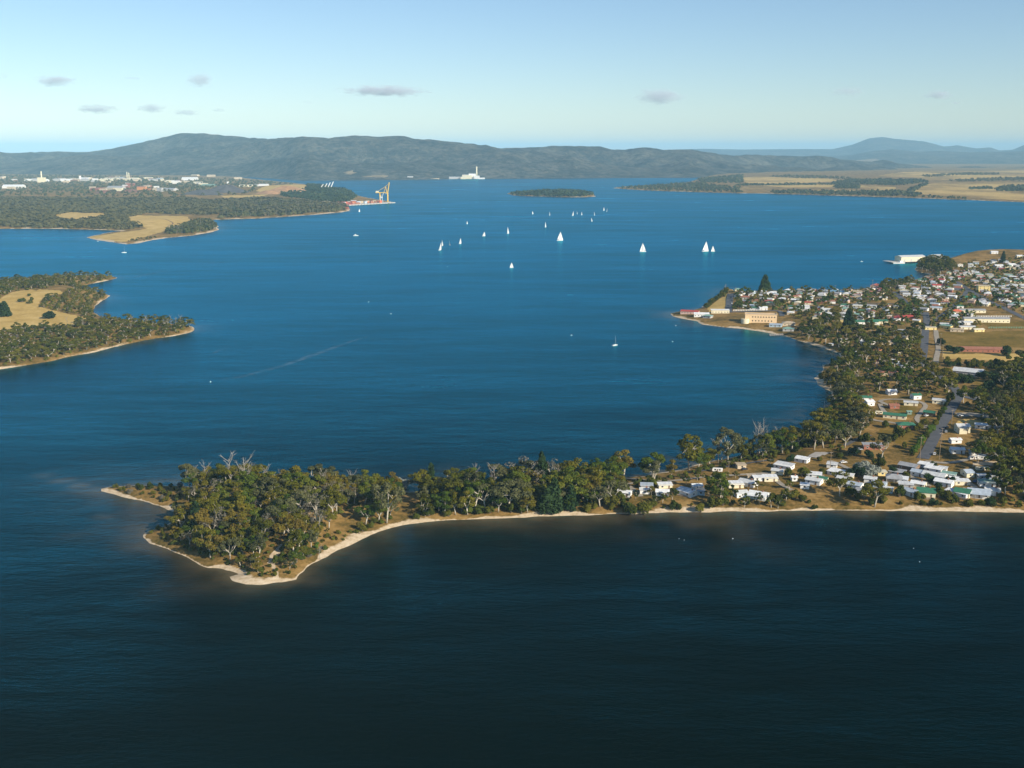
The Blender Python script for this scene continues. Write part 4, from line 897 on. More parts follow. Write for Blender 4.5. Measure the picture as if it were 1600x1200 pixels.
# ------------------------------------------------------------------ vegetation
NEARW = SHORE_NEAR
CLEAR = [landpoly(q) for q in [[(512,822),(530,802),(560,791),(594,801),(602,810),(562,816),(540,838)], [(612,774),(652,772),(660,792),(632,804),(618,808)],
   [(436,848),(446,850),(438,866),(429,874),(440,906),(424,910),(428,893),(415,880),(420,868)]]]
def okland(gap=0.5): return lambda p: off_roads(p, 1.2) & off_houses(p, gap) & off_polys(p, CLEAR)
def many(name, var, pts, hr, desc, zone, cat, wide=1.0, group=None, limit=None):
    for i, p in enumerate(pts):
        if limit and i >= limit: break
        plant(name, var, p, random.uniform(*hr), desc, zone, cat, wide, group)
GG, GB, GD = 'gum trees', 'bushes', 'dead trees'
# single trees that stand out
def one(px, py, name, var, h, desc, zone, cat, wide=1.0, group=None): return plant(name, var, pl1(px, py), h, desc, zone, cat, wide, group)
one(1195,455,'pine_tree',FATPINE,23,'big dark dome-shaped pine','behind the town point houses','pine tree',.78)
one(1325,517,'pine_tree',FATPINE,25,'dark dense column-shaped pine','behind the wooded town beach','pine tree',.62)
one(1567,409,'pine_tree',CONES,22,'tall dark spire pine','on the hilltop beside the white house','pine tree',.8)
for px, py, h, w in [(846,772,26,.8),(866,797,19,1.2),(892,796,15,1.3),(856,800,14,1.3),(674,770,19,.9)]: one(px, py, 'pine_tree', CONES, h, 'dark green pine', 'on the narrow neck of the sand spit', 'pine tree', w, 'pines on the neck')
one(308,828,'pine_tree',CONES,16,'dark green pine','inside the gum wood on the point','pine tree',1.1)
one(1352,742,'silver_tree',SILVER,11,'broad silver-grey leafed tree','in the middle of the beach village','tree',.95)
one(1340,745,'bush',BUSHD,8,'dark green bush','left of the silver-grey tree','bush',.9)
one(626,762,'silver_tree',SILVER,8,'small silver-green tree','behind the brown clearing','tree',.9)
for px, py, h, d, z in [(604,817,24,'tall pale gum with bare twisted limbs','beside the brown clearing'),(974,748,20,'slender pale-trunked gum','at the left end of the shack track'),(1077,734,24,'largest spreading gum','on the back shore of the spit'),(1137,722,23,'tall pale-trunked gum','right of the spreading gum'),
   (1376,721,19,'pale gum with brown spreading crown','behind the silver-grey tree'),(1272,703,20,'pale branching gum','on the back shore above the village'),(1312,775,16,'broad green gum','on the village beach front'),(1124,786,19,'tall bushy gum','on the beach between the shacks'),(1366,792,17,'large round gum','on the village beach right of the slipway'),
   (380,850,15,'gum with thick white trunk','near the sandy track on the point'),(395,868,11,'low gum with forked white limbs','near the tip of the point'),(325,868,15,'slim white-trunked gum','at the left beach of the point'),(408,854,16,'twisted white-trunked gum','above the sandy track')]:
    one(px, py, 'gum_tree', GUMS, h, d, z, 'gum tree')
for px, py, h, d, z in [(305,766,16,'bare grey dead tree','at the left edge of the gum wood'),(322,768,18,'bare forked dead tree','at the left edge of the gum wood'),(366,775,25,'tall bare white-topped dead tree','on top of the gum wood'),(385,778,27,'tallest bare white-topped dead tree','on top of the gum wood'),(420,772,17,'bare dead tree','behind the gum wood'),(440,768,14,'thin bare dead tree','behind the gum wood'),
   (507,780,19,'bare white-limbed dead tree','in the middle of the gum wood'),(548,770,16,'bare grey dead tree','behind the brown clearing'),(740,764,18,'thin forked dead tree','on the neck of the spit'),(772,778,22,'wide bare grey dead tree','on the neck of the spit'),(1183,708,22,'gaunt white dead tree','on the back shore of the spit'),(1192,706,25,'tallest gaunt white dead tree','on the back shore of the spit'),(1122,724,21,'bare grey dead tree','on the back shore of the spit'),
   (1217,702,18,'small white dead tree','on the back shore of the spit'),(1340,608,17,'white dead tree','in the woods above the loop drive'),(1133,455,11,'bare brown dead tree','on the grassy town point'),(500,874,8,'fallen bleached dead tree','on the beach of the point')]:
    one(px, py, 'dead_tree', SNAGS, h, d, z, 'dead tree', .95, GD)
for px, py in [(862,766),(835,772),(820,765)]: one(px, py, 'gum_tree', GREYS, 21, 'half-bare gum with grey twiggy crown', 'behind the dark pines of the neck', 'gum tree', 1.0)
# the wood on the point
def rr(lo, hi): return lambda p: (project(p[:, 0], p[:, 1], np.full(len(p), 3.0))[0] > lo) & (project(p[:, 0], p[:, 1], np.full(len(p), 3.0))[0] < hi)
ptwood = [(284,802),(290,775),(310,765),(420,762),(540,766),(600,769),(625,772),(612,806),(600,822),(560,838),(520,850),(490,872),(472,888),(455,897),(400,900),(380,888),(350,880),(310,868),(275,852),(262,838),(275,815)]
sd = lambda lim: (lambda p: (sdist(p, SHORE_NEAR) > lim))
OPEN = [landpoly(q) for q in [[(508,824),(540,838),(600,812),(622,822),(545,858),(500,880),(484,870)], [(412,848),(452,846),(450,870),(452,908),(412,908),(408,880)]]]
A = scatter(ptwood, 5.9, lambda p: okland()(p) & sd(5)(p) & off_polys(p, OPEN), seed=1)
for i, p in enumerate(A):
    v = random.random(); s = sdist(np.array([p[:2]]), SHORE_NEAR)[0]; h = random.choice([random.uniform(7, 12), random.uniform(10, 17), random.uniform(12, 19)]) * (0.7 if s < 14 else 1.0)
    if v < .12: plant('gum_tree', GREYS, p, h, 'grey half-bare gum tree', 'in the wood on the point', 'gum tree', 1.0, 'gums of the point wood')
    else: plant('gum_tree', GUMS, p, h, 'olive gum tree', 'in the wood on the point', 'gum tree', 1.12, 'gums of the point wood')
many('bush', BUSHES, scatter(ptwood, 5.2, lambda p: okland()(p) & sd(4)(p), seed=2), (2.2, 4.6), 'olive scrub bush', 'on the floor of the point wood', 'bush', .8, 'bushes of the point', limit=70)
many('bush', BUSHES + BUSHB, scatter([(170,763),(240,760),(285,760),(290,790),(275,795),(250,785),(215,778)], 4.6, sd(4), seed=3), (2.2, 4.0), 'low olive bush', 'along the spit tip left of the wood', 'bush', .8, 'bushes of the spit tip')
many('bush', BUSHES, scatter([(228,835),(262,822),(280,845),(320,868),(350,884),(330,885),(290,868),(255,855)], 4.2, sd(3.5), seed=4), (1.8, 3.4), 'low grey-green bush', 'on the left beach bank of the point', 'bush', .8, 'bushes of the left bank')
many('bush', BUSHG, scatter([(466,850),(490,846),(502,853),(478,866)], 4.5, None, seed=5), (2.0, 3.2), 'bright green bush', 'right of the sandy track', 'bush', .85)
many('bush', BUSHES + BUSHB, scatter([(385,898),(425,905),(470,896),(500,870),(545,845),(590,826),(600,822),(560,842),(520,858)], 4.4, sd(3.2), seed=6), (1.8, 3.2), 'low dry bush', 'on the right beach bank of the point', 'bush', .8, 'bushes of the right bank')
many('bush', BUSHES, scatter([(555,828),(585,815),(600,815),(590,828),(565,838)], 5, sd(3), seed=7), (2.5, 4.5), 'dense green bush', 'below the brown clearing', 'bush', .9)
# the neck
many('gum_tree', GUMS, scatter([(655,770),(760,766),(850,760),(960,752),(960,790),(880,800),(760,806),(660,808)], 6.0, lambda p: okland(2)(p) & sd(5)(p), seed=8), (9, 19), 'olive gum tree', 'on the narrow neck of the spit', 'gum tree', 1.2, 'gums of the neck')
many('bush', BUSHES, scatter([(600,822),(660,812),(760,808),(880,802),(980,800),(980,792),(760,800),(640,808)], 5.6, sd(3.4), seed=9), (3, 6), 'olive bush', 'along the beach of the neck', 'bush', .8, 'bushes of the neck beach')
one(794, 776, 'bush', BUSHES, 5, 'olive bush', 'beside the lone cabin on the neck', 'bush')
house(790,778,7.5,5.5,-20,'beige','pale grey','gable','alone among the gums on the neck', h=2.7, what='cabin', detail=2)
# back shore of the spit behind the shacks
many('gum_tree', GUMS, scatter([(985,752),(1060,742),(1160,716),(1240,695),(1290,665),(1300,680),(1240,706),(1170,720),(1090,736),(1020,756)], 6.6, lambda p: okland(2)(p) & sd(4)(p), seed=10), (10, 18), 'olive gum tree', 'on the back shore of the spit', 'gum tree', 1.15, 'gums of the back shore')
many('bush', BUSHES, scatter([(985,758),(1060,746),(1160,720),(1240,700),(1290,680),(1300,690),(1230,712),(1100,742),(1000,762)], 6.5, lambda p: okland(2)(p) & sd(4)(p), seed=11), (2.5, 5.0), 'green bush', 'on the back shore of the spit', 'bush', .8, 'bushes of the back shore')
# village front and gardens
for X, Y, h, d in [(40,812,7,0),(75,820,6,0),(165,800,8,0),(215,815,6,0),(510,780,9,0),(560,805,6,0),(700,815,9,0),(640,835,6,0),(820,785,9,0),(945,800,7,0),(1030,840,6,1),(1070,790,8,0),(1120,800,8,0),(1160,815,6,0),(1385,840,7,1),(1250,828,5,0),(1470,820,6,0),(1330,835,5,0),(130,660,7,0),(215,660,8,0),(145,565,6,1),(330,645,6,0),
   (450,548,6,0),(540,530,8,1),(625,540,7,1),(780,640,6,1),(690,600,9,0),(860,665,6,0),(1000,690,7,1),(1060,745,7,1),(1145,700,6,1),(1030,600,5,1),(700,560,6,1),(320,560,4,0),(290,860,4,0),(90,840,4,0)]:
    one(1200 + X/4, 580 + Y/4, 'bush', BUSHD if d else BUSHES, h * .82, ('dark' if d else 'olive') + ' rounded bush', 'among the village houses', 'bush', .85, 'village bushes')
for X, Y, h in [(-40,690,9),(80,730,8),(170,735,9),(230,690,5),(360,700,6),(520,720,6),(600,690,8),(660,680,6)]: one(1000 + X/4 - 40 + 5, 620 + (Y + 0)/4, 'bush', BUSHES, h, 'olive rounded bush', 'along the beach in front of the shacks', 'bush', .85, 'shack bushes')
for X, Y, h in [(30,740,9),(60,560,6),(190,690,6),(330,650,6),(370,720,5),(430,720,6),(520,700,8),(640,560,7),(740,520,6),(800,520,5),(860,690,12),(900,620,13),(960,700,10),(1000,520,6),(1080,500,5),(1160,760,9),(1040,680,9),(1280,600,6),(1290,720,7),(1400,760,9),(1460,770,7),(1530,700,8),(1560,600,6),(1390,380,6),(1330,350,5)]:
    p = (960 + X/5.714, 660 + Y/5.714)
    one(p[0], p[1], 'garden_tree', SCRUBS, h, 'olive shade tree', 'among the beach shacks', 'tree', 1.0, 'shack trees')
many('bush', BUSHES, scatter([(975,798),(1100,795),(1300,791),(1480,792),(1600,794),(1600,788),(1480,786),(1300,785),(1100,788),(975,792)], 7.0, lambda p: okland(0)(p) & sd(3)(p), seed=12), (1.8, 3.8), 'low beach bush', 'along the village beach', 'bush', .8, 'village beach bushes')
# hedge along the village road
many('bush', BUSHES + BUSHG, [pl1(x, y) for x, y in [(1425+i*2.9, 712-i*3.9) for i in range(13)] + [(1462+i*3.2, 662-i*5.2) for i in range(9)]], (3.5, 6), 'green hedge bush', 'along the left side of the village road', 'bush', .7, 'road hedge bushes')
# wood left of the loop drive and up to the town
W1 = [(1290,600),(1320,602),(1335,625),(1345,650),(1355,668),(1340,690),(1310,705),(1270,702),(1280,670),(1295,640)]
W2 = [(1280,595),(1312,572),(1330,572),(1312,552),(1300,546),(1270,539),(1242,529),(1262,512),(1300,500),(1335,522),(1400,518),(1440,520),(1440,562),(1455,580),(1485,600),(1492,622),(1470,622),(1440,622),(1400,614),(1375,616),(1340,618),(1310,612)]
many('gum_tree', GUMS, scatter(W1, 8.2, lambda p: okland(2)(p) & sd(4)(p), seed=13), (12, 18), 'olive gum tree', 'in the wood left of the loop drive', 'gum tree', 1.1, 'gums left of the loop drive')
B = scatter(W2, 13.2, lambda p: okland(4)(p) & sd(3)(p), seed=14)
many('woodland_tree', SCRUBS + GUMS[:3], B, (11, 17), 'dense dark olive tree', 'in the wood between village and town', 'tree', 1.15, 'trees between village and town')
W3 = [(1556,590),(1600,575),(1720,575),(1720,800),(1600,792),(1560,786),(1553,755),(1566,700),(1540,668),(1515,632),(1500,630),(1520,636),(1560,640),(1575,620)]
many('woodland_tree', GUMS + SCRUBS, scatter(W3, 10, lambda p: okland(1.5)(p), seed=15), (13, 19), 'tall olive tree', 'in the right-edge wood', 'tree', 1.05, 'trees at the right edge')
many('woodland_tree', GUMS, [pl1(1530,716), pl1(1541,714), pl1(1548,708), pl1(1527,722)], (15, 18), 'tall pale-trunked tree', 'behind the cream caravan', 'tree', 1.0, 'trees behind the caravan')
many('bush', BUSHES + BUSHD, scatter([(1472,567),(1600,570),(1600,576),(1540,577),(1474,573)], 6, None, seed=16), (4, 7), 'dark hedge bush', 'along the paddock hedgerow', 'bush', .8, 'paddock hedge bushes')
for px, py, h in [(1573,556,11),(1492,553,8),(1482,549,7),(1500,550,6),(1553,598,9),(1535,592,8),(1585,600,10),(1500,600,10),(1513,598,8),(1545,610,9),(1580,586,12),(1470,540,9)]: one(px, py, 'bush', BUSHD, h, 'large dark bush', 'around the paddocks behind the village', 'bush', .9, 'paddock bushes')
for px, py, h in [(1405,682,9),(1437,673,6),(1398,690,6),(1445,665,6),(1412,700,5),(1420,676,4),(1385,668,6),(1350,690,8),(1330,682,9)]: one(px, py, 'bush', BUSHES, h, 'olive bush', 'on the dry lawn below the loop drive', 'bush', .85, 'lawn bushes')
# town trees
DARKH = [(1430,421),(1440,412),(1462,408),(1478,410),(1492,422),(1470,430),(1450,426)]
many('shore_tree', SCRUBS, scatter(DARKH, 10, okland(1), seed=17), (11, 17), 'dark tree', 'on the headland beside the wharf', 'tree', 1.2, 'headland trees')
many('shore_tree', SCRUBS, scatter([(1368,452),(1420,443),(1425,446),(1372,456)], 9, okland(1), seed=18), (11, 16), 'dark olive tree', 'on the shore behind the upper town', 'tree', 1.2, 'shore trees')
TN = 0
for zn, poly in TOWN_AREAS:
    pts = scatter(poly, 15.0 if zn != 'on the town hillside' else 18, lambda p: off_roads(p, 2) & off_houses(p, -1.5), seed=19)
    random.shuffle(pts)
    many('garden_tree', GARDENS, pts[:(46, 56, 60, 95, 25, 24)[[z for z, _ in TOWN_AREAS].index(zn)]], (5.5, 12), 'leafy garden tree', zn, 'tree', 1.15, 'garden trees ' + zn)
many('shore_tree', GARDENS, scatter([(1400,476),(1440,472),(1443,492),(1430,500),(1405,498)], 10, okland(0), seed=23), (7, 12), 'dark green tree', 'by the top of the straight town road', 'tree', 1.2, 'trees by the town road')
many('bush', BUSHES, scatter([(1097,482),(1112,470),(1130,455),(1137,452),(1136,460),(1120,470),(1106,482)], 6, None, seed=20), (3.5, 7), 'dark coastal bush', 'on the town point far bank', 'bush', .85, 'town point bushes')
many('garden_tree', GARDENS, scatter([(1148,476),(1190,476),(1190,485),(1148,485)], 9, okland(-1), seed=21), (5, 8), 'dense green tree', 'behind the long white fence', 'tree', 1.3, 'trees behind the fence')
# left headland
LEFTW = [landpoly(q) for q in [[(0,440),(100,432),(150,431),(180,433),(160,440),(120,447),(60,452),(20,456),(0,466),(-120,470),(-120,442)], [(62,478),(72,464),(100,458),(125,452),(165,462),(148,478),(146,490),(136,495),(110,490),(80,483)],
   [(0,524),(40,512),(110,510),(140,500),(175,501),(270,506),(302,512),(270,523),(215,532),(150,547),(80,561),(0,573),(-120,590),(-120,530)]]]
for i, q in enumerate(LEFTW):
    pts = scatter(q, (13, 12.5, 11)[i], lambda p: sdist(p, SHORE_LEFT) > 5, seed=30 + i, poly_is_world=True)
    zn = ('on the left headland far lobe', 'on the left headland middle lobe', 'on the left headland near shore')[i]
    pts = [p for p in pts if project(*p)[0] > -12]
    for p in pts:
        if random.random() < .1 and i == 2: plant('scrub_tree', SNAGS, p, random.uniform(9, 13), 'bare pale tree', zn, 'dead tree', 1.0, 'bare trees ' + zn)
        else: plant('scrub_tree', SCRUBS, p, random.uniform(6.5, 11.5) * (.75 if i == 1 else 1), 'olive coastal tree', zn, 'tree', 1.55, 'coastal trees ' + zn)
one(77,497,'bush',BUSHD,9,'lone dark dome-shaped bush','in the dry paddock on the left headland','bush',1.6)
one(8,494,'pine_tree',FATPINE,18,'broad dark pine','at the left edge of the dry paddock','pine tree',.95)
one(0,492,'pine_tree',FATPINE,15,'smaller dark pine','at the left edge of the dry paddock','pine tree',.95)
for px, h in [(262,14),(268,16),(275,14),(283,17),(258,12)]: one(px, 514, 'dead_tree', SNAGS, h, 'bare white dead tree', 'at the tip of the left headland', 'dead tree', .8, GD)
for px, py, h in [(50,470,8),(46,474,7),(35,472,9),(45,463,6)]: one(px, py, 'bush', BUSHES, h * .7, 'olive bush', 'at the top of the dry paddock', 'bush', 1.0)

# far woods, too small to pick single trees apart: joined clumps
def clump(rng, n=13):
    d = rng.normal(size=(n, 3)); d[:, 2] = np.abs(d[:, 2]); d /= np.linalg.norm(d, axis=1)[:, None]; p = d * rng.uniform(.7, 1.1, n)[:, None] * np.array([.5, .5, .72]); p[:, 2] += .15
    nn = d + rng.normal(size=(n, 3)) * .3; nn /= np.linalg.norm(nn, axis=1)[:, None]; t = np.cross(nn, rng.normal(size=(n, 3))); t /= np.linalg.norm(t, axis=1)[:, None]; b = np.cross(nn, t); s = rng.uniform(.2, .36, n)[:, None]
    return np.stack([p - t * s, p - b * s, p + t * s, p + b * s], 1).reshape(-1, 3)
def wood(regions, r, hr, label, seed, ok=None, mat='leaf_far', world=False, bare=0.0):
    rng = np.random.default_rng(seed); base = [clump(rng) for _ in range(12)]; V = []; BV = []
    for q in regions:
        for x, y, z in scatter(q, r, ok, seed=seed, poly_is_world=world):
            h = rng.uniform(*hr); a = rng.uniform(0, 6.283); c = base[rng.integers(12)]; w = h * rng.uniform(1.0, 1.5)
            if rng.random() < bare:
                e = rng.uniform(-.12, .12) * h; BV.append(np.array([(x - .35, y, z), (x + .35, y, z), (x + .2 + e, y, z + h * 1.15), (x - .2 + e, y, z + h * 1.15), (x, y - .35, z), (x, y + .35, z), (x + e, y + .2, z + h * 1.15), (x + e, y - .2, z + h * 1.15)])); continue
            V.append(np.column_stack([(c[:, 0] * math.cos(a) - c[:, 1] * math.sin(a)) * w + x, (c[:, 0] * math.sin(a) + c[:, 1] * math.cos(a)) * w + y, c[:, 2] * h + z]))
    V = np.concatenate(V); F = np.arange(len(V)).reshape(-1, 4); o = tag(link('woodland', npmesh('woodland', V, F, mat)), label, 'woodland', None, 'stuff')
    if BV:
        V = np.concatenate(BV); tag(link('bare_trunks', npmesh('bare_trunks', V, np.arange(len(V)).reshape(-1, 4), 'bark_dead'), o), kind='stuff')
    return o
wood(LEFTW, 7.5, (2.5, 4.5), 'low scrub under the trees of the left headland', 39, lambda p: sdist(p, SHORE_LEFT) > 3, 'leaf_scrub', True)
wood([ptwood], 4.2, (1.4, 2.8), 'low undergrowth in the wood on the point', 38, lambda p: okland()(p) & sd(4)(p), 'leaf_scrub')
wood([[(655,772),(760,768),(850,762),(980,752),(980,786),(880,796),(760,801),(655,804)], [(985,754),(1060,744),(1160,718),(1240,698),(1290,672),(1300,684),(1240,706),(1170,720),(1090,738),(1020,757)]], 4.2, (1.8, 4.8), 'undergrowth along the neck of the spit', 36, lambda p: okland(1)(p) & sd(5)(p), 'leaf_scrub')
wood([P for _, P in TOWN_AREAS], 9.5, (2.2, 5.0), 'hedges and shrubs of the town gardens', 35, lambda p: off_roads(p, 1.5) & off_houses(p, -2.5), 'leaf_garden')
wood([W1, W2, W3], 6.0, (1.8, 3.4), 'undergrowth of the woods behind the village', 37, lambda p: okland(1)(p) & sd(3)(p), 'leaf_scrub')
nog = lambda p: off_polys(p, GOLD)
wood([[(-150,352),(0,354),(120,356),(185,359),(205,357),(228,351),(205,346),(200,340),(230,333),(330,336),(345,333),(420,334),(520,331),(545,327),(540,321),(470,314),(400,310),(330,315),(290,310),(200,311),(100,311),(0,310),(-150,312)]], 12.0, (8, 14), 'dark coastal woodland between the gold spit and the smelter', 41, nog)
wood([[(260,366),(300,364),(334,360),(338,352),(326,346),(298,348),(282,354),(262,360)]], 9, (8, 13), 'woodland with bare trunks on the end of the gold spit', 42, nog, bare=.22)
wood([[(190,378),(215,378),(235,374),(245,370),(225,371)]], 14, (3, 6), 'low scrub on the near edge of the gold spit', 43)
wood([[(345,340),(440,337),(530,330),(540,322),(510,318),(460,316),(390,318),(345,326)]], 13, (10, 16), 'grey woodland with bare trunks left of the port', 44, nog, bare=.35)
wood([[(470,290),(495,290),(520,296),(545,302),(556,307),(540,318),(500,314),(470,310),(440,304),(440,298),(480,297)]], 14, (8, 14), 'dark wooded knoll behind the port', 45, nog)
wood([[(-150,308),(60,306),(200,309),(280,311),(300,305),(380,306),(400,300),(400,290),(470,288),(350,280),(200,276),(-150,272)]], 46, (8, 14), 'scattered trees around the smelter', 46, nog)
wood([[(795,304),(830,300),(905,300),(928,305),(905,307.5),(850,306.5),(805,305.5)]], 13, (9, 16), 'wooded low island in mid channel', 47)
wood([[(965,294),(1000,296.5),(1100,299.5),(1160,301),(1160,294),(1100,289),(1090,281),(1160,274),(1160,286),(1080,286),(1040,289)]], 26, (9, 15), 'woodland and gardens on the far right point', 48, nog)
wood([[(1200,301.5),(1300,304),(1420,307),(1440,304),(1400,299),(1330,299),(1210,299)],[(1302,292),(1320,286.5),(1342,289),(1342,295),(1310,295)],[(1300,286),(1330,281),(1440,281),(1450,285),(1400,290),(1345,288)],[(1555,296),(1570,291),(1620,291),(1620,299),(1560,299)],[(1515,294),(1545,293.5),(1555,296),(1515,296.5)],
   [(1420,306),(1500,309.5),(1530,312),(1500,310.5),(1420,307.5)],[(1418,297),(1440,289),(1452,287),(1440,292),(1425,302)],[(1150,289),(1300,287.5),(1310,286),(1310,289),(1150,290.5)]], 20, (8, 15), 'tree belts between the far right dry paddocks', 49)
wood([[(1440,275),(1500,271),(1560,271),(1560,273),(1490,274),(1450,277)],[(1480,282),(1540,279),(1620,277),(1620,282),(1500,284)],[(1200,276),(1230,274),(1300,276),(1340,280),(1250,279)]], 30, (8, 14), 'dark distant tree lines below the right hills', 50)

# ------------------------------------------------------------------ boats
plain('sail_cloth', (.72,.72,.70), 0.8, 0.03); plain('hull_white', (.8,.8,.78), 0.3, 0.03); plain('hull_dark', (.05,.06,.09), 0.3); plain('mast_metal', (.6,.6,.6), 0.4, 0.05)
def hull_mesh(L, B, fb, mat):
    b = MB(); st = []; k = 9
    for i in range(k):
        t = i / (k - 1); w = B / 2 * (0.72 + 0.28 * math.sin(min(1, t * 1.6) * math.pi / 2)) * (1 if t < .55 else max(0.02, 1 - ((t - .55) / .45) ** 1.8)); x = -L/2 + L * t; f = fb * (1 + .25 * t * t)
        st += [(x, -w, f), (x, -w * .75, 0.0), (x, 0, -.35), (x, w * .75, 0.0), (x, w, f)]
    b.add(st, [(5*i + j, 5*i + j + 1, 5*i + j + 6, 5*i + j + 5) for i in range(k - 1) for j in range(4)] + [(5*i, 5*i + 5, 5*i + 9, 5*i + 4) for i in range(k - 1)] + [(0, 4, 3, 2, 1)])
    return b.mesh('hull', mat, False)
def sail_mesh(foot, luff, x0, z0, belly, roach=0.06, rake=0.0):
    b = MB(); n = 7; vs = []
    for i in range(n):
        t = i / (n - 1); wdt = foot * (1 - t) * (1 + roach * 4 * t); 
        for j in range(4): s = j / 3; vs.append((x0 - rake * t - s * wdt, belly * math.sin(s * math.pi) * (1 - t * .6), z0 + luff * t))
    m = len(vs); vs += [(x, y + .05, z) for x, y, z in vs]; f = [(4*i + j, 4*i + j + 1, 4*i + j + 5, 4*i + j + 4) for i in range(n - 1) for j in range(3)]
    b.add(vs, f + [tuple(m + q for q in reversed(g)) for g in f]); return b.mesh('sail', 'sail_cloth', True)
def yacht(px, py, hpx, yaw, desc, zone, sails=True, col='hull_white'):
    p = ground0(px, py); k = px_per_m(p[0], p[1], 0); H = hpx * .92 / k; L = H * .72
    o = thing('sailing_yacht' if sails else 'moored_yacht', desc, zone, 'yacht', (p[0], p[1], 0), R(yaw), 'yachts on the estuary')
    if sails: o.rotation_euler = (R(random.uniform(-14, 14)), 0, R(yaw))
    link('hull', hull_mesh(L, L * .3, L * .10, col), o); MB().box(-L*.18,L*.16,-L*.07,L*.07,L*.08,L*.15).obj('cabin', 'hull_white', o)
    MB().tube((L*.08,0,0),(L*.08,0,H),max(.08,.006*H),.05,6).obj('mast', 'mast_metal', o); MB().tube((L*.08,0,H*.13),(-L*.42,0,H*.13),.08,.06,5).obj('boom', 'mast_metal', o)
    if sails:
        link('mainsail', sail_mesh(L*.50, H*.84, L*.07, H*.14, L*.05), o)
        b = MB(); n = 6; vs = []
        for i in range(n):
            t = i / (n - 1); xa = L*.49 - (L*.40) * t; xb = -L*.10 + (L*.18) * t
            for j in range(4): s = j / 3; vs.append((xa + (xb - xa) * s, -L*.07 * math.sin(s * math.pi) * (1 - t) - .12, H*.10 + H*.80 * t + s * .02))
        m = len(vs); vs += [(x, y - .05, z) for x, y, z in vs]; f = [(4*i + j, 4*i + j + 1, 4*i + j + 5, 4*i + j + 4) for i in range(n - 1) for j in range(3)]
        b.add(vs, f + [tuple(m + q for q in reversed(g)) for g in f]).obj('jib', 'sail_cloth', o, True)
    return o
CH = 'in the middle of the channel'
yacht(875,376,15.5,20,'large white-sailed racing yacht','nearest the island',True); yacht(1004.5,393.5,15.5,195,'large white-sailed yacht','alone right of centre'); yacht(1102,393,18,25,'tallest white-sailed yacht','right of the fleet'); yacht(1114,393,10,200,'small white-sailed yacht','beside the tallest yacht')
yacht(799.5,418.5,9.5,200,'white-sailed yacht','nearest the camera in mid channel')
for px, py, h, y, d in [(687.5,391,14,70,'tall narrow white-sailed yacht'),(691.5,384,10,80,'white-sailed yacht'),(702.5,383,8,110,'pinkish-white sailed yacht'),(719,381,10,60,'white-sailed yacht leaning right')]: yacht(px, py, h, y, d, 'in the group of four left of centre')
for px, py, h, y in [(756,369,8,30),(794,365,11.5,70),(730,350,5,60),(852.5,355,9,70)]: yacht(px, py, h, y, 'small white-sailed yacht', 'between the four yachts and the island')
for px, py, h, y in [(832.5,334.5,5.5,60),(859,336.5,6.5,80),(895,337,8,65),(902,334.5,5,80),(909,336,6,70),(929,336.5,6.5,80),(943.5,329,6,60),(948,330.5,5.5,80),(925,346,6.5,70)]: yacht(px, py, h, y, 'tiny white-sailed yacht', 'in the far fleet below the island')
yacht(561.5,331,5.5,60,'tiny white-sailed yacht','off the port shore')
yacht(961,540,17,40,'white moored yacht with bare mast','off the town point',False); yacht(194,395,11,15,'white moored yacht with bare mast','off the gold spit',False); yacht(153,377,5,60,'small moored yacht with bare mast','touching the gold spit',False); yacht(1287,642,18,50,'white moored yacht with bare mast','under the trees of the inner bay',False)
def launch(px, py, wpx, yaw, desc, zone):
    p = ground0(px, py); L = wpx / px_per_m(p[0], p[1], 0); o = thing('motor_launch', desc, zone, 'motor boat', (p[0], p[1], 0), R(yaw), 'motor boats')
    link('hull', hull_mesh(L, L*.32, L*.11, 'hull_white'), o); c = MB().box(-L*.25,L*.12,-L*.11,L*.11,L*.1,L*.26).box(-L*.2,L*.04,-L*.1,L*.1,L*.26,L*.33).obj('cabin', 'hull_white', o); MB().box(-L*.24,L*.125,-L*.115,L*.115,L*.17,L*.23).obj('window', 'glass_dark', o)
launch(556,368.5,8,8,'white motor cruiser','left of the yacht fleet'); launch(1346.5,409,4,0,'small white motor boat','left of the wharf'); launch(893,524,3,10,'small tan dinghy','in mid bay'); launch(611,490.5,2.5,10,'tiny white dinghy','in open water'); 
for X, Y, w in [(1372,690,16),(1395,672,14),(1415,712,14),(1330,690,10)]:
    q = pl1(1200 + X/4, 580 + Y/4); L = w / 2.6; o = thing('trailer_boat', 'white trailer boat', 'in the boat yard under the right-hand trees', 'boat', (q[0], q[1], q[2] + .9), R(-20 + X % 40), 'boat yard boats'); link('hull', hull_mesh(L, L*.34, L*.14, 'hull_white'), o); MB().box(-L*.15,L*.1,-L*.1,L*.1,L*.13,L*.3).obj('cabin', 'glass_dark', o); MB().box(-L*.4,L*.3,-.5,.5,-.9,-.3).obj('trailer', 'steel_grey', o)
plain('buoy_white', (.8,.8,.78), 0.5)
BUOY = MB().tube((0,0,-.2),(0,0,.25),.45,.55,8).tube((0,0,.25),(0,0,.7),.55,.2,8).mesh('float', 'buoy_white')
for px, py, s, zn in [(576,472,1,'far out in the bay'),(329,597,.9,'at the end of the long wake'),(1061,842,.3,'off the beach shacks'),(1069,844,.28,'off the beach shacks'),(1145,842,.5,'off the beach shacks'),(1427.5,857,.28,'off the bottom right beach'),(1437,878,.35,'off the bottom right beach'),(1056,509,.8,'off the town point'),(1051,534,.8,'off the town point'),(699,417,.9,'far out in the bay')]:
    p = ground0(px, py); o = thing('mooring_buoy', 'small white mooring buoy', zn, 'buoy', (p[0], p[1], 0), 0, 'mooring buoys', s); link('float', BUOY, o); MB().tube((0,0,.6),(0,0,1.3),.05,.05,5).obj('staff', 'mast_metal', o)
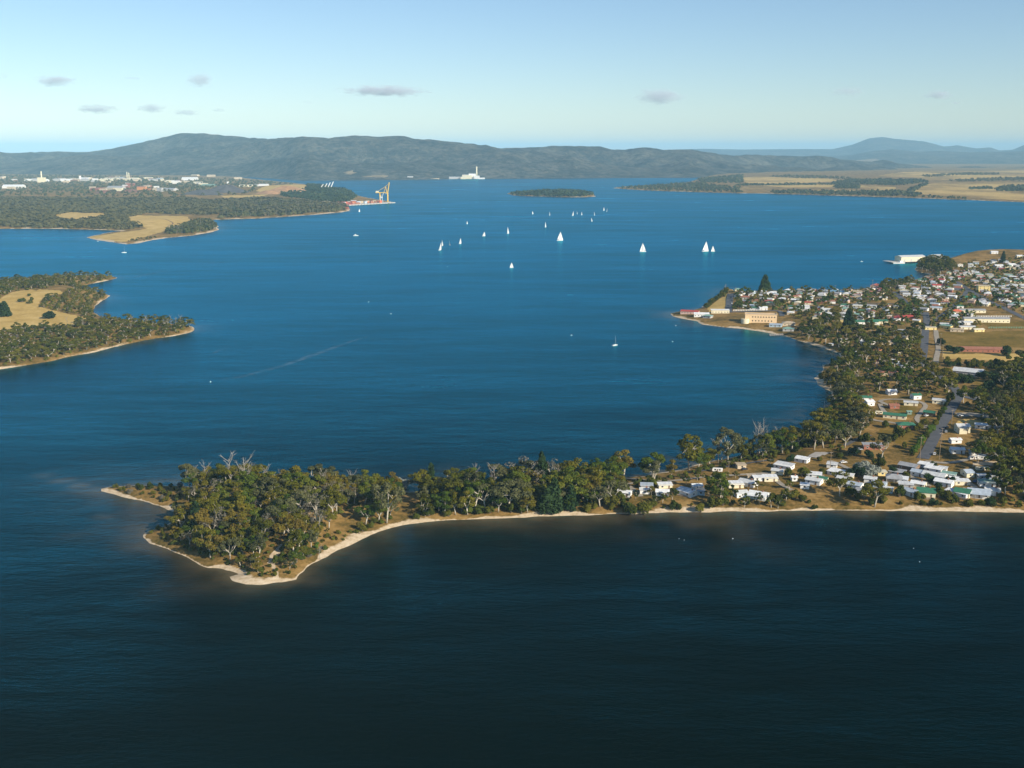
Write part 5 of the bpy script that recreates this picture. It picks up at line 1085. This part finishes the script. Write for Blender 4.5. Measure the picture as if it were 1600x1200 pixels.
# boat wakes: thin broken foam on the water
def foam():
    m, n, l, b = newmat('wake_foam'); g = N(n, 'ShaderNodeNewGeometry'); f = noise(n, l, 0.12, 4, g.outputs['Position'], .7)
    b.inputs['Base Color'].default_value = (.45,.55,.62,1); b.inputs['Roughness'].default_value = .8
    tr = N(n, 'ShaderNodeBsdfTransparent'); mx = N(n, 'ShaderNodeMixShader'); r = N(n, 'ShaderNodeMapRange'); l.new(f, r.inputs[0]); r.inputs[1].default_value = .42; r.inputs[2].default_value = .75; r.inputs[4].default_value = .22
    l.new(r.outputs[0], mx.inputs[0]); l.new(tr.outputs[0], mx.inputs[1]); l.new(b.outputs[0], mx.inputs[2]); l.new(mx.outputs[0], n['Material Output'].inputs[0]); MATS['wake_foam'] = m
foam()
def wake(pts, width, label):
    C = toworld(pts); out = []
    for i in range(len(C) - 1):
        for t in np.linspace(0, 1, 14, endpoint=False): out.append(C[i] * (1 - t) + C[i + 1] * t)
    C = np.array(out); T = np.gradient(C, axis=0); T /= np.linalg.norm(T, axis=1)[:, None]; Nn = np.column_stack([-T[:, 1], T[:, 0]]); w = width * np.sin(np.linspace(.1, 3.05, len(C)))[:, None]
    V = np.column_stack([np.vstack([C - Nn * w, C + Nn * w]), np.full(2 * len(C), .02)]); n = len(C); F = np.column_stack([np.arange(n - 1), np.arange(1, n), np.arange(n + 1, 2 * n), np.arange(n, 2 * n - 1)])
    tag(link('wake', npmesh('wake', V, F, 'wake_foam')), label, 'wake', None, 'stuff')
wake([(332,596),(380,588),(440,572),(500,551),(550,533),(580,524)], 4.0, 'long pale boat wake curving across the bay'); wake([(300,413),(340,410),(365,410)], 6, 'pale ripple patch off the left headland'); wake([(420,389),(450,388),(480,387)], 5, 'pale ripple line left of the yacht fleet'); wake([(330,554),(345,546),(360,543)], 2, 'short pale wake off the left headland')
wake([(530,387.5),(550,387),(568,386.5)], 4, 'short pale ripple below the motor cruiser'); wake([(185,434),(210,433),(235,428),(265,422)], 5, 'pale tide line off the left headland tip')

# ------------------------------------------------------------------ wharf at the right
def wharf():
    a = pl1(1388, 411); b = pl1(1462, 407); A = ground0(1386, 410.5); B = ground0(1466, 408); d = Vector((B[0] - A[0], B[1] - A[1], 0)); L = d.length; rz = math.atan2(d.y, d.x)
    o = thing('wharf', 'long timber wharf deck on piles', 'off the town headland', 'wharf', (A[0], A[1], 0), rz); MB().box(0, L, -14, 14, 1.8, 2.5).obj('deck', 'concrete', o)
    for i in range(int(L / 6)):
        for y in (-13, 13): MB().tube((3 + i * 6, y, -3), (3 + i * 6, y, 1.8), .3, .3, 6).obj('pile', 'timber', o)
    def shed(x0, x1, y0, y1, h, desc, wall='white', roof='pale grey'):
        c = Vector(((x0 + x1) / 2, (y0 + y1) / 2, 2.5)); q = Matrix.Rotation(rz, 3, 'Z') @ c; w = x1 - x0; dd = y1 - y0
        s = thing('wharf_shed', desc, 'on the timber wharf', 'shed', (A[0] + q.x, A[1] + q.y, 2.5), rz)
        b = MB().box(-w/2, w/2, -dd/2, dd/2, 0, h); g = dd / 2 * .22; b.add([(-w/2,-dd/2,h),(-w/2,dd/2,h),(-w/2,0,h+g),(w/2,-dd/2,h),(w/2,dd/2,h),(w/2,0,h+g)], [(0,2,1),(3,4,5),(0,3,5,2),(1,2,5,4)]); b.obj('wall', 'wall_' + wall, s); roof_mesh(w, dd, h, 'gable', .22).obj('roof', 'roof_' + roof, s)
        for i in range(max(1, int(w / 14))): MB().box(-w/2 + 5 + i * 14, -w/2 + 9 + i * 14, -dd/2 - .06, -dd/2 + .02, 0, 4).obj('door', 'wall_grey', s)
    shed(L * .20, L * .67, -11, 9, 8.0, 'long white wharf shed with pale roof', 'cream', 'pale grey'); shed(L * .84, L * 1.02, -12, 8, 8, 'shorter pale wharf shed', 'white', 'pale grey'); shed(L * .72, L * .82, -10, 4, 4.5, 'low flat pale wharf office', 'pink', 'white')
    v = Matrix.Rotation(rz, 3, 'Z') @ Vector((L * .10, -20, 0)); s = thing('moored_ship', 'small dark-decked ship', 'moored at the wharf end', 'ship', (A[0] + v.x, A[1] + v.y, 0), rz + R(176)); link('hull', hull_mesh(22, 6, 2.2, 'hull_white'), s); MB().box(-7,-1,-2,2,2.0,5.2).obj('cabin', 'hull_white', s); MB().tube((1,0,2),(1,0,9),.2,.1,6).obj('mast', 'steel_grey', s)
    v = Matrix.Rotation(rz, 3, 'Z') @ Vector((L * .62, -19, 0)); s = thing('moored_ship', 'white low boat', 'alongside the long wharf shed', 'ship', (A[0] + v.x, A[1] + v.y, 0), rz); link('hull', hull_mesh(24, 6, 2.4, 'hull_white'), s); MB().box(-6,4,-2,2,2.2,4.6).obj('cabin', 'hull_white', s)
wharf()
def jetty():
    A = pl1(1224, 524); B = ground0(1202, 525); d = Vector((B[0] - A[0], B[1] - A[1], 0)); L = d.length; o = thing('jetty', 'short jetty with white posts', 'below the town beach houses', 'jetty', (A[0], A[1], 0), math.atan2(d.y, d.x)); MB().box(0, L, -1, 1, .9, 1.15).obj('deck', 'timber', o)
    for i in range(7):
        for y in (-1.05, 1.05): MB().tube((L * (i + .5) / 7, y, -2), (L * (i + .5) / 7, y, 2.2), .16, .16, 6).obj('post', 'trim_white', o)
jetty()

# ------------------------------------------------------------------ port and smelter on the left shore
plain('crane_orange', (.74,.47,.06), 0.5, 0.08); plain('crane_grey', (.50,.52,.53), 0.5, 0.08)
def beam(b, a, c, r): return b.tube(a, c, r, r, 4)
def crane():
    p = ground0(600, 316.5); o = thing('container_crane', 'tall orange ship crane with its boom raised', 'on the port quay', 'crane', (p[0], p[1], 0), 0); W2, D2 = 15, 9
    for x in (-W2, W2):
        for y in (-D2, D2): beam(MB(), (x, y, 1), (x, y, 38), 1.5).obj('leg', 'crane_orange', o)
        b = MB(); beam(b, (x, -D2, 12), (x, D2, 12), 1.2); beam(b, (x, -D2, 37), (x, D2, 37), 1.4); beam(b, (x, -D2, 12), (x, D2, 36), .8); b.obj('side_frame', 'crane_orange', o)
    b = MB(); beam(b, (-32, -3, 38), (17, -3, 38), 1.6); beam(b, (-32, 3, 38), (17, 3, 38), 1.6); [beam(b, (x, -3, 38), (x, 3, 38), .7) for x in (-32, -20, -8, 4, 16)]; b.obj('girder', 'crane_orange', o)
    b = MB(); beam(b, (15, -3, 38), (22, -2, 78), 1.7); beam(b, (15, 3, 38), (22, 2, 78), 1.7); [beam(b, (15 + 7 * t, -3 + t, 38 + 40 * t), (15 + 7 * t, 3 - t, 38 + 40 * t), .7) for t in (.2, .4, .6, .8, 1)]; b.obj('boom', 'crane_orange', o)
    b = MB(); beam(b, (12, -3, 38), (8, 0, 62), 1.2); beam(b, (12, 3, 38), (8, 0, 62), 1.2); beam(b, (8, 0, 62), (-30, 0, 39), .7); beam(b, (8, 0, 62), (20, 0, 74), .6); beam(b, (0, 0, 38), (8, 0, 62), .9); b.obj('mast', 'crane_orange', o)
    MB().box(-31, -20, -4, 4, 39.5, 45).obj('machine_house', 'wall_cream', o); MB().box(8, 12, -2.5, 2.5, 33, 36.5).obj('operator_cab', 'trim_white', o)
    p = ground0(596, 317.8); o = thing('harbour_crane', 'smaller pale grey portal crane', 'in front of the orange crane', 'crane', (p[0], p[1], 0), 0)
    for x in (-7, 7):
        for y in (-6, 6): beam(MB(), (x, y, 1), (x * .4, y * .4, 20), .9).obj('leg', 'crane_grey', o)
    MB().box(-5, 5, -4, 4, 20, 26).obj('cab', 'crane_grey', o); b = MB(); beam(b, (2, 0, 24), (10, 0, 40), .9); beam(b, (-3, 0, 26), (10, 0, 40), .5); b.obj('jib', 'crane_grey', o)
crane()
def quay():
    A = ground0(545, 321); B = ground0(612, 317.2); d = Vector((B[0] - A[0], B[1] - A[1], 0)); rz = math.atan2(d.y, d.x); o = thing('quay', 'pale concrete quay with jetty end', 'under the orange crane', 'quay', (A[0], A[1], 0), rz); L = d.length; MB().box(-10, L + 8, -12, 60, -3, 3.0).obj('deck', 'concrete', o)
    for i in range(14): MB().tube((L * i / 14 + 4, -12.6, -3), (L * i / 14 + 4, -12.6, 2.6), .8, .8, 6).obj('fender', 'timber', o)
    rnd = random.Random(3); cols = ['red', 'orange', 'terracotta', 'white', 'blue-grey', 'tan']
    for i in range(46):
        x, y = (rnd.uniform(20, L - 50), rnd.uniform(6, 50)) if i < 34 else (rnd.uniform(-30, 20), rnd.uniform(-5, 30))
        q = Matrix.Rotation(rz, 3, 'Z') @ Vector((x, y, 0)); c = rnd.choice(cols[:3] if i % 3 else cols); w, dd, h = rnd.uniform(10, 20), rnd.uniform(4, 8), rnd.choice([2.9, 5.8, 8.7])
        s = thing('container_stack', f'{c} stack of shipping containers', 'on the port quay', 'containers', (A[0] + q.x, A[1] + q.y, 3.0), rz + R(rnd.uniform(-4, 4)), 'container stacks')
        for k in range(int(h / 2.9)): MB().box(-w/2, w/2, -dd/2, dd/2, k * 2.9, k * 2.9 + 2.8).obj('container', 'roof_' + c, s)
    for px, py, w, c in [(525,321,40,'terracotta'),(533,319,36,'red'),(542,318.5,34,'red'),(536,325,24,'terracotta'),(541,327,18,'red'),(553,316,20,'white'),(508,318,40,'tan'),(516,320,26,'pink')]:
        house(px, py, w, w * .5, -6, 'pink' if c == 'pink' else 'brick', 'terracotta' if c == 'pink' else c, 'gable', 'beside the port quay', h=6, name='warehouse', what='warehouse', detail=1)
    for i, px in enumerate((502, 508, 513, 518)):
        p = pl1(px, 295.5); o = thing('inclined_gantry', 'white slanting loading gantry', 'on the knoll behind the port', 'gantry', p, 0, 'slanting gantries'); b = MB(); h = 16 + 4 * i; b.add([(-5,-2,4),(-1,-2,4),(12,-2,h + 6),(8,-2,h + 6),(-5,2,4),(-1,2,4),(12,2,h + 6),(8,2,h + 6)], [(0,1,2,3),(7,6,5,4),(0,3,7,4),(1,5,6,2),(3,2,6,7),(0,4,5,1)]); b.obj('arm', 'hull_white', o); MB().tube((0,0,-1),(-1,0,8),1.5,1,6).obj('base', 'concrete', o)
quay()
ZS = 'at the smelter'
SHED = [(48,283,95,'white'),(58,282,80,'white'),(66,283,90,'white'),(92,283,70,'white'),(104,284,80,'white'),(112,283,60,'white'),(118,282,70,'cream'),(126,281,60,'white'),(133,282,90,'white'),(141,282,80,'cream'),(149,283,60,'white'),(157,283,70,'cream'),(166,283,90,'cream'),(175,281,100,'cream'),(186,280,60,'grey'),
  (191,279,50,'pale blue'),(205,282,100,'cream'),(215,283,60,'beige'),(232,280,60,'cream'),(240,283,50,'grey'),(250,281,50,'pale blue'),(257,285,50,'white'),(266,286,60,'cream'),(275,287,60,'cream'),(285,285,80,'beige'),(297,281,110,'white'),(310,287,60,'cream'),(318,290,50,'white'),(22,294,100,'white'),(0,279,80,'white'),(22,282,40,'white'),
  (150,298,60,'brick'),(160,297,70,'brown'),(172,298,60,'beige'),(182,296,90,'grey'),(195,294,60,'brick'),(204,290,60,'brick'),(222,297,60,'orange'),(232,293,50,'brick'),(239,297,60,'orange'),(250,298,60,'beige'),(265,298,90,'grey'),(385,293,70,'cream'),(397,292,60,'cream'),(412,291,50,'white'),(372,280,70,'beige'),(330,276,70,'beige'),(305,275,60,'cream'),(412,276,40,'cream'),(420,275,40,'white'),(405,273,40,'white')]
SHED += [(px + random.uniform(-6, 6), py + random.choice([-2, -1.2, 1.5, 2.5]), w * .6, random.choice(['cream', 'beige', 'grey', 'white', 'brown', 'beige'])) for px, py, w, c in SHED[:41]]
for i, (px, py, w, c) in enumerate(SHED):
    c = random.choice(['white', 'cream', 'grey', 'beige']) if c in ('white', 'cream') and i % 2 else c
    w *= random.uniform(.6, 1.05); house(px, py, w, w * .5, random.uniform(-14, 10), c, {'white':'white','cream':'cream','beige':'tan','grey':'grey','pale blue':'blue-grey','brick':'terracotta','brown':'terracotta','orange':'terracotta'}[c], 'gable' if i % 3 else 'flat', ZS + (' front row' if py > 288 else ' back row left end' if px < 130 else ' back row centre' if px < 230 else ' back row right end'), h=random.uniform(7, 15), name='factory_shed', what='factory shed', detail=1)
house(325,291,70,50,0,'green','pale green','flat','at the foot of the dark stockpile',h=9,name='factory_shed',what='factory shed',detail=1)
def tower(px, py, hpx, r, desc, zone, mat='wall_cream', name='chimney_stack', base=0):
    p = pl1(px, py); h = hpx / px_per_m(*p); o = thing(name, desc, zone, 'chimney', p, 0); MB().tube((0,0,-2),(0,0,h),r,r*.7,12).obj('shaft', mat, o, True); MB().tube((0,0,h),(0,0,h+1.5),r*.8,r*.8,12).obj('rim', 'concrete', o)
    if base: MB().box(-base, base, -base*.6, base*.6, -2, h*.45).obj('base', mat, o)
tower(65.5,285,17,5,'cream square-based smelter tower','at the smelter left end','wall_cream','chimney_stack',22); tower(125.5,283,8,9,'white stubby silo tower','at the smelter','wall_white'); tower(199,282,13,3.5,'twin slim cream chimney','at the smelter'); tower(202,282,12,3.5,'twin slim cream chimney','at the smelter'); tower(356,287,3,9,'small white round tank','behind the dark stockpile','hull_white')
plain('stockpile_dark', (.075,.07,.07), 1, .2, .05); plain('stockpile_ochre', (.36,.20,.09), 1, .25, .05); plain('stockpile_red', (.20,.09,.06), 1, .25, .05)
def heap(px, py, wpx, hpx, mat, desc, zone):
    p = pl1(px, py); k = px_per_m(*p); rx, h = wpx / 2 / k, hpx / k; ry = rx * .8; V = [(0, 0, h)]; F = []; K = 28; prof = [(.18,.93),(.4,.7),(.65,.4),(.85,.16),(1,-.05)]
    for t, z in prof:
        for a in range(K): q = 6.2832 * a / K; s = t * (1 + .16 * math.sin(q * 3 + px) + .09 * math.sin(q * 7)); V.append((rx * s * math.cos(q), ry * s * math.sin(q), h * z * (1 + .12 * math.sin(q * 5 + px))))
    b = MB(); b.add(V, [(0, 1 + a, 1 + (a + 1) % K) for a in range(K)] + [(1 + j*K + a, 1 + (j+1)*K + a, 1 + (j+1)*K + (a+1) % K, 1 + j*K + (a+1) % K) for j in range(len(prof) - 1) for a in range(K)])
    thing('stockpile', desc, zone, 'stockpile', p, 0, mesh=b.mesh('stockpile', mat, True))
heap(355,300,72,11,'stockpile_dark','broad dark grey stockpile','right of the smelter'); heap(318,303,70,7,'stockpile_dark','low dark grey stockpile','in front of the smelter'); heap(448,299,70,9,'stockpile_ochre','long ochre earth mound','left of the port knoll'); heap(420,301,40,5,'stockpile_ochre','low ochre earth mound','left of the port knoll'); heap(165,301,34,4,'stockpile_red','red-brown stockpile','in front of the smelter'); heap(205,300,40,4,'stockpile_red','dark red stockpile','in front of the smelter')
# power station and small works on the far shore
def far(px, py, w, h, col, roof, zone, what='building', kd='flat', z=3.0):
    p = ground0(px, py, z); house(px, py, w, w * .5, 0, col, roof, kd, zone, h=h, name='far_building', what=what, detail=1, at=(p[0], p[1], z))
for px, py, w, h, c in [(730,279.3,70,26,'cream'),(738,279.2,50,34,'white'),(745,279.3,40,20,'white'),(710,279.4,75,12,'grey'),(753,279.6,40,8,'white'),(724,279.6,40,14,'cream'),(641,279.8,40,18,'grey'),(670,279.5,150,5,'beige')]: far(px, py, w, h, c, 'white' if c != 'beige' else 'tan', 'at the far shore power station')
p = ground0(744.8, 279.3, 2); k = px_per_m(p[0], p[1], 2); o = thing('chimney_stack', 'tall pale power station chimney', 'on the far shore', 'chimney', (p[0], p[1], 0)); MB().tube((0,0,0),(0,0,19/k),5.5,4,12).obj('shaft', 'wall_cream', o, True); MB().tube((0,0,19/k),(0,0,19/k+3),4.5,4.5,12).obj('rim', 'concrete', o)

finish_labels()
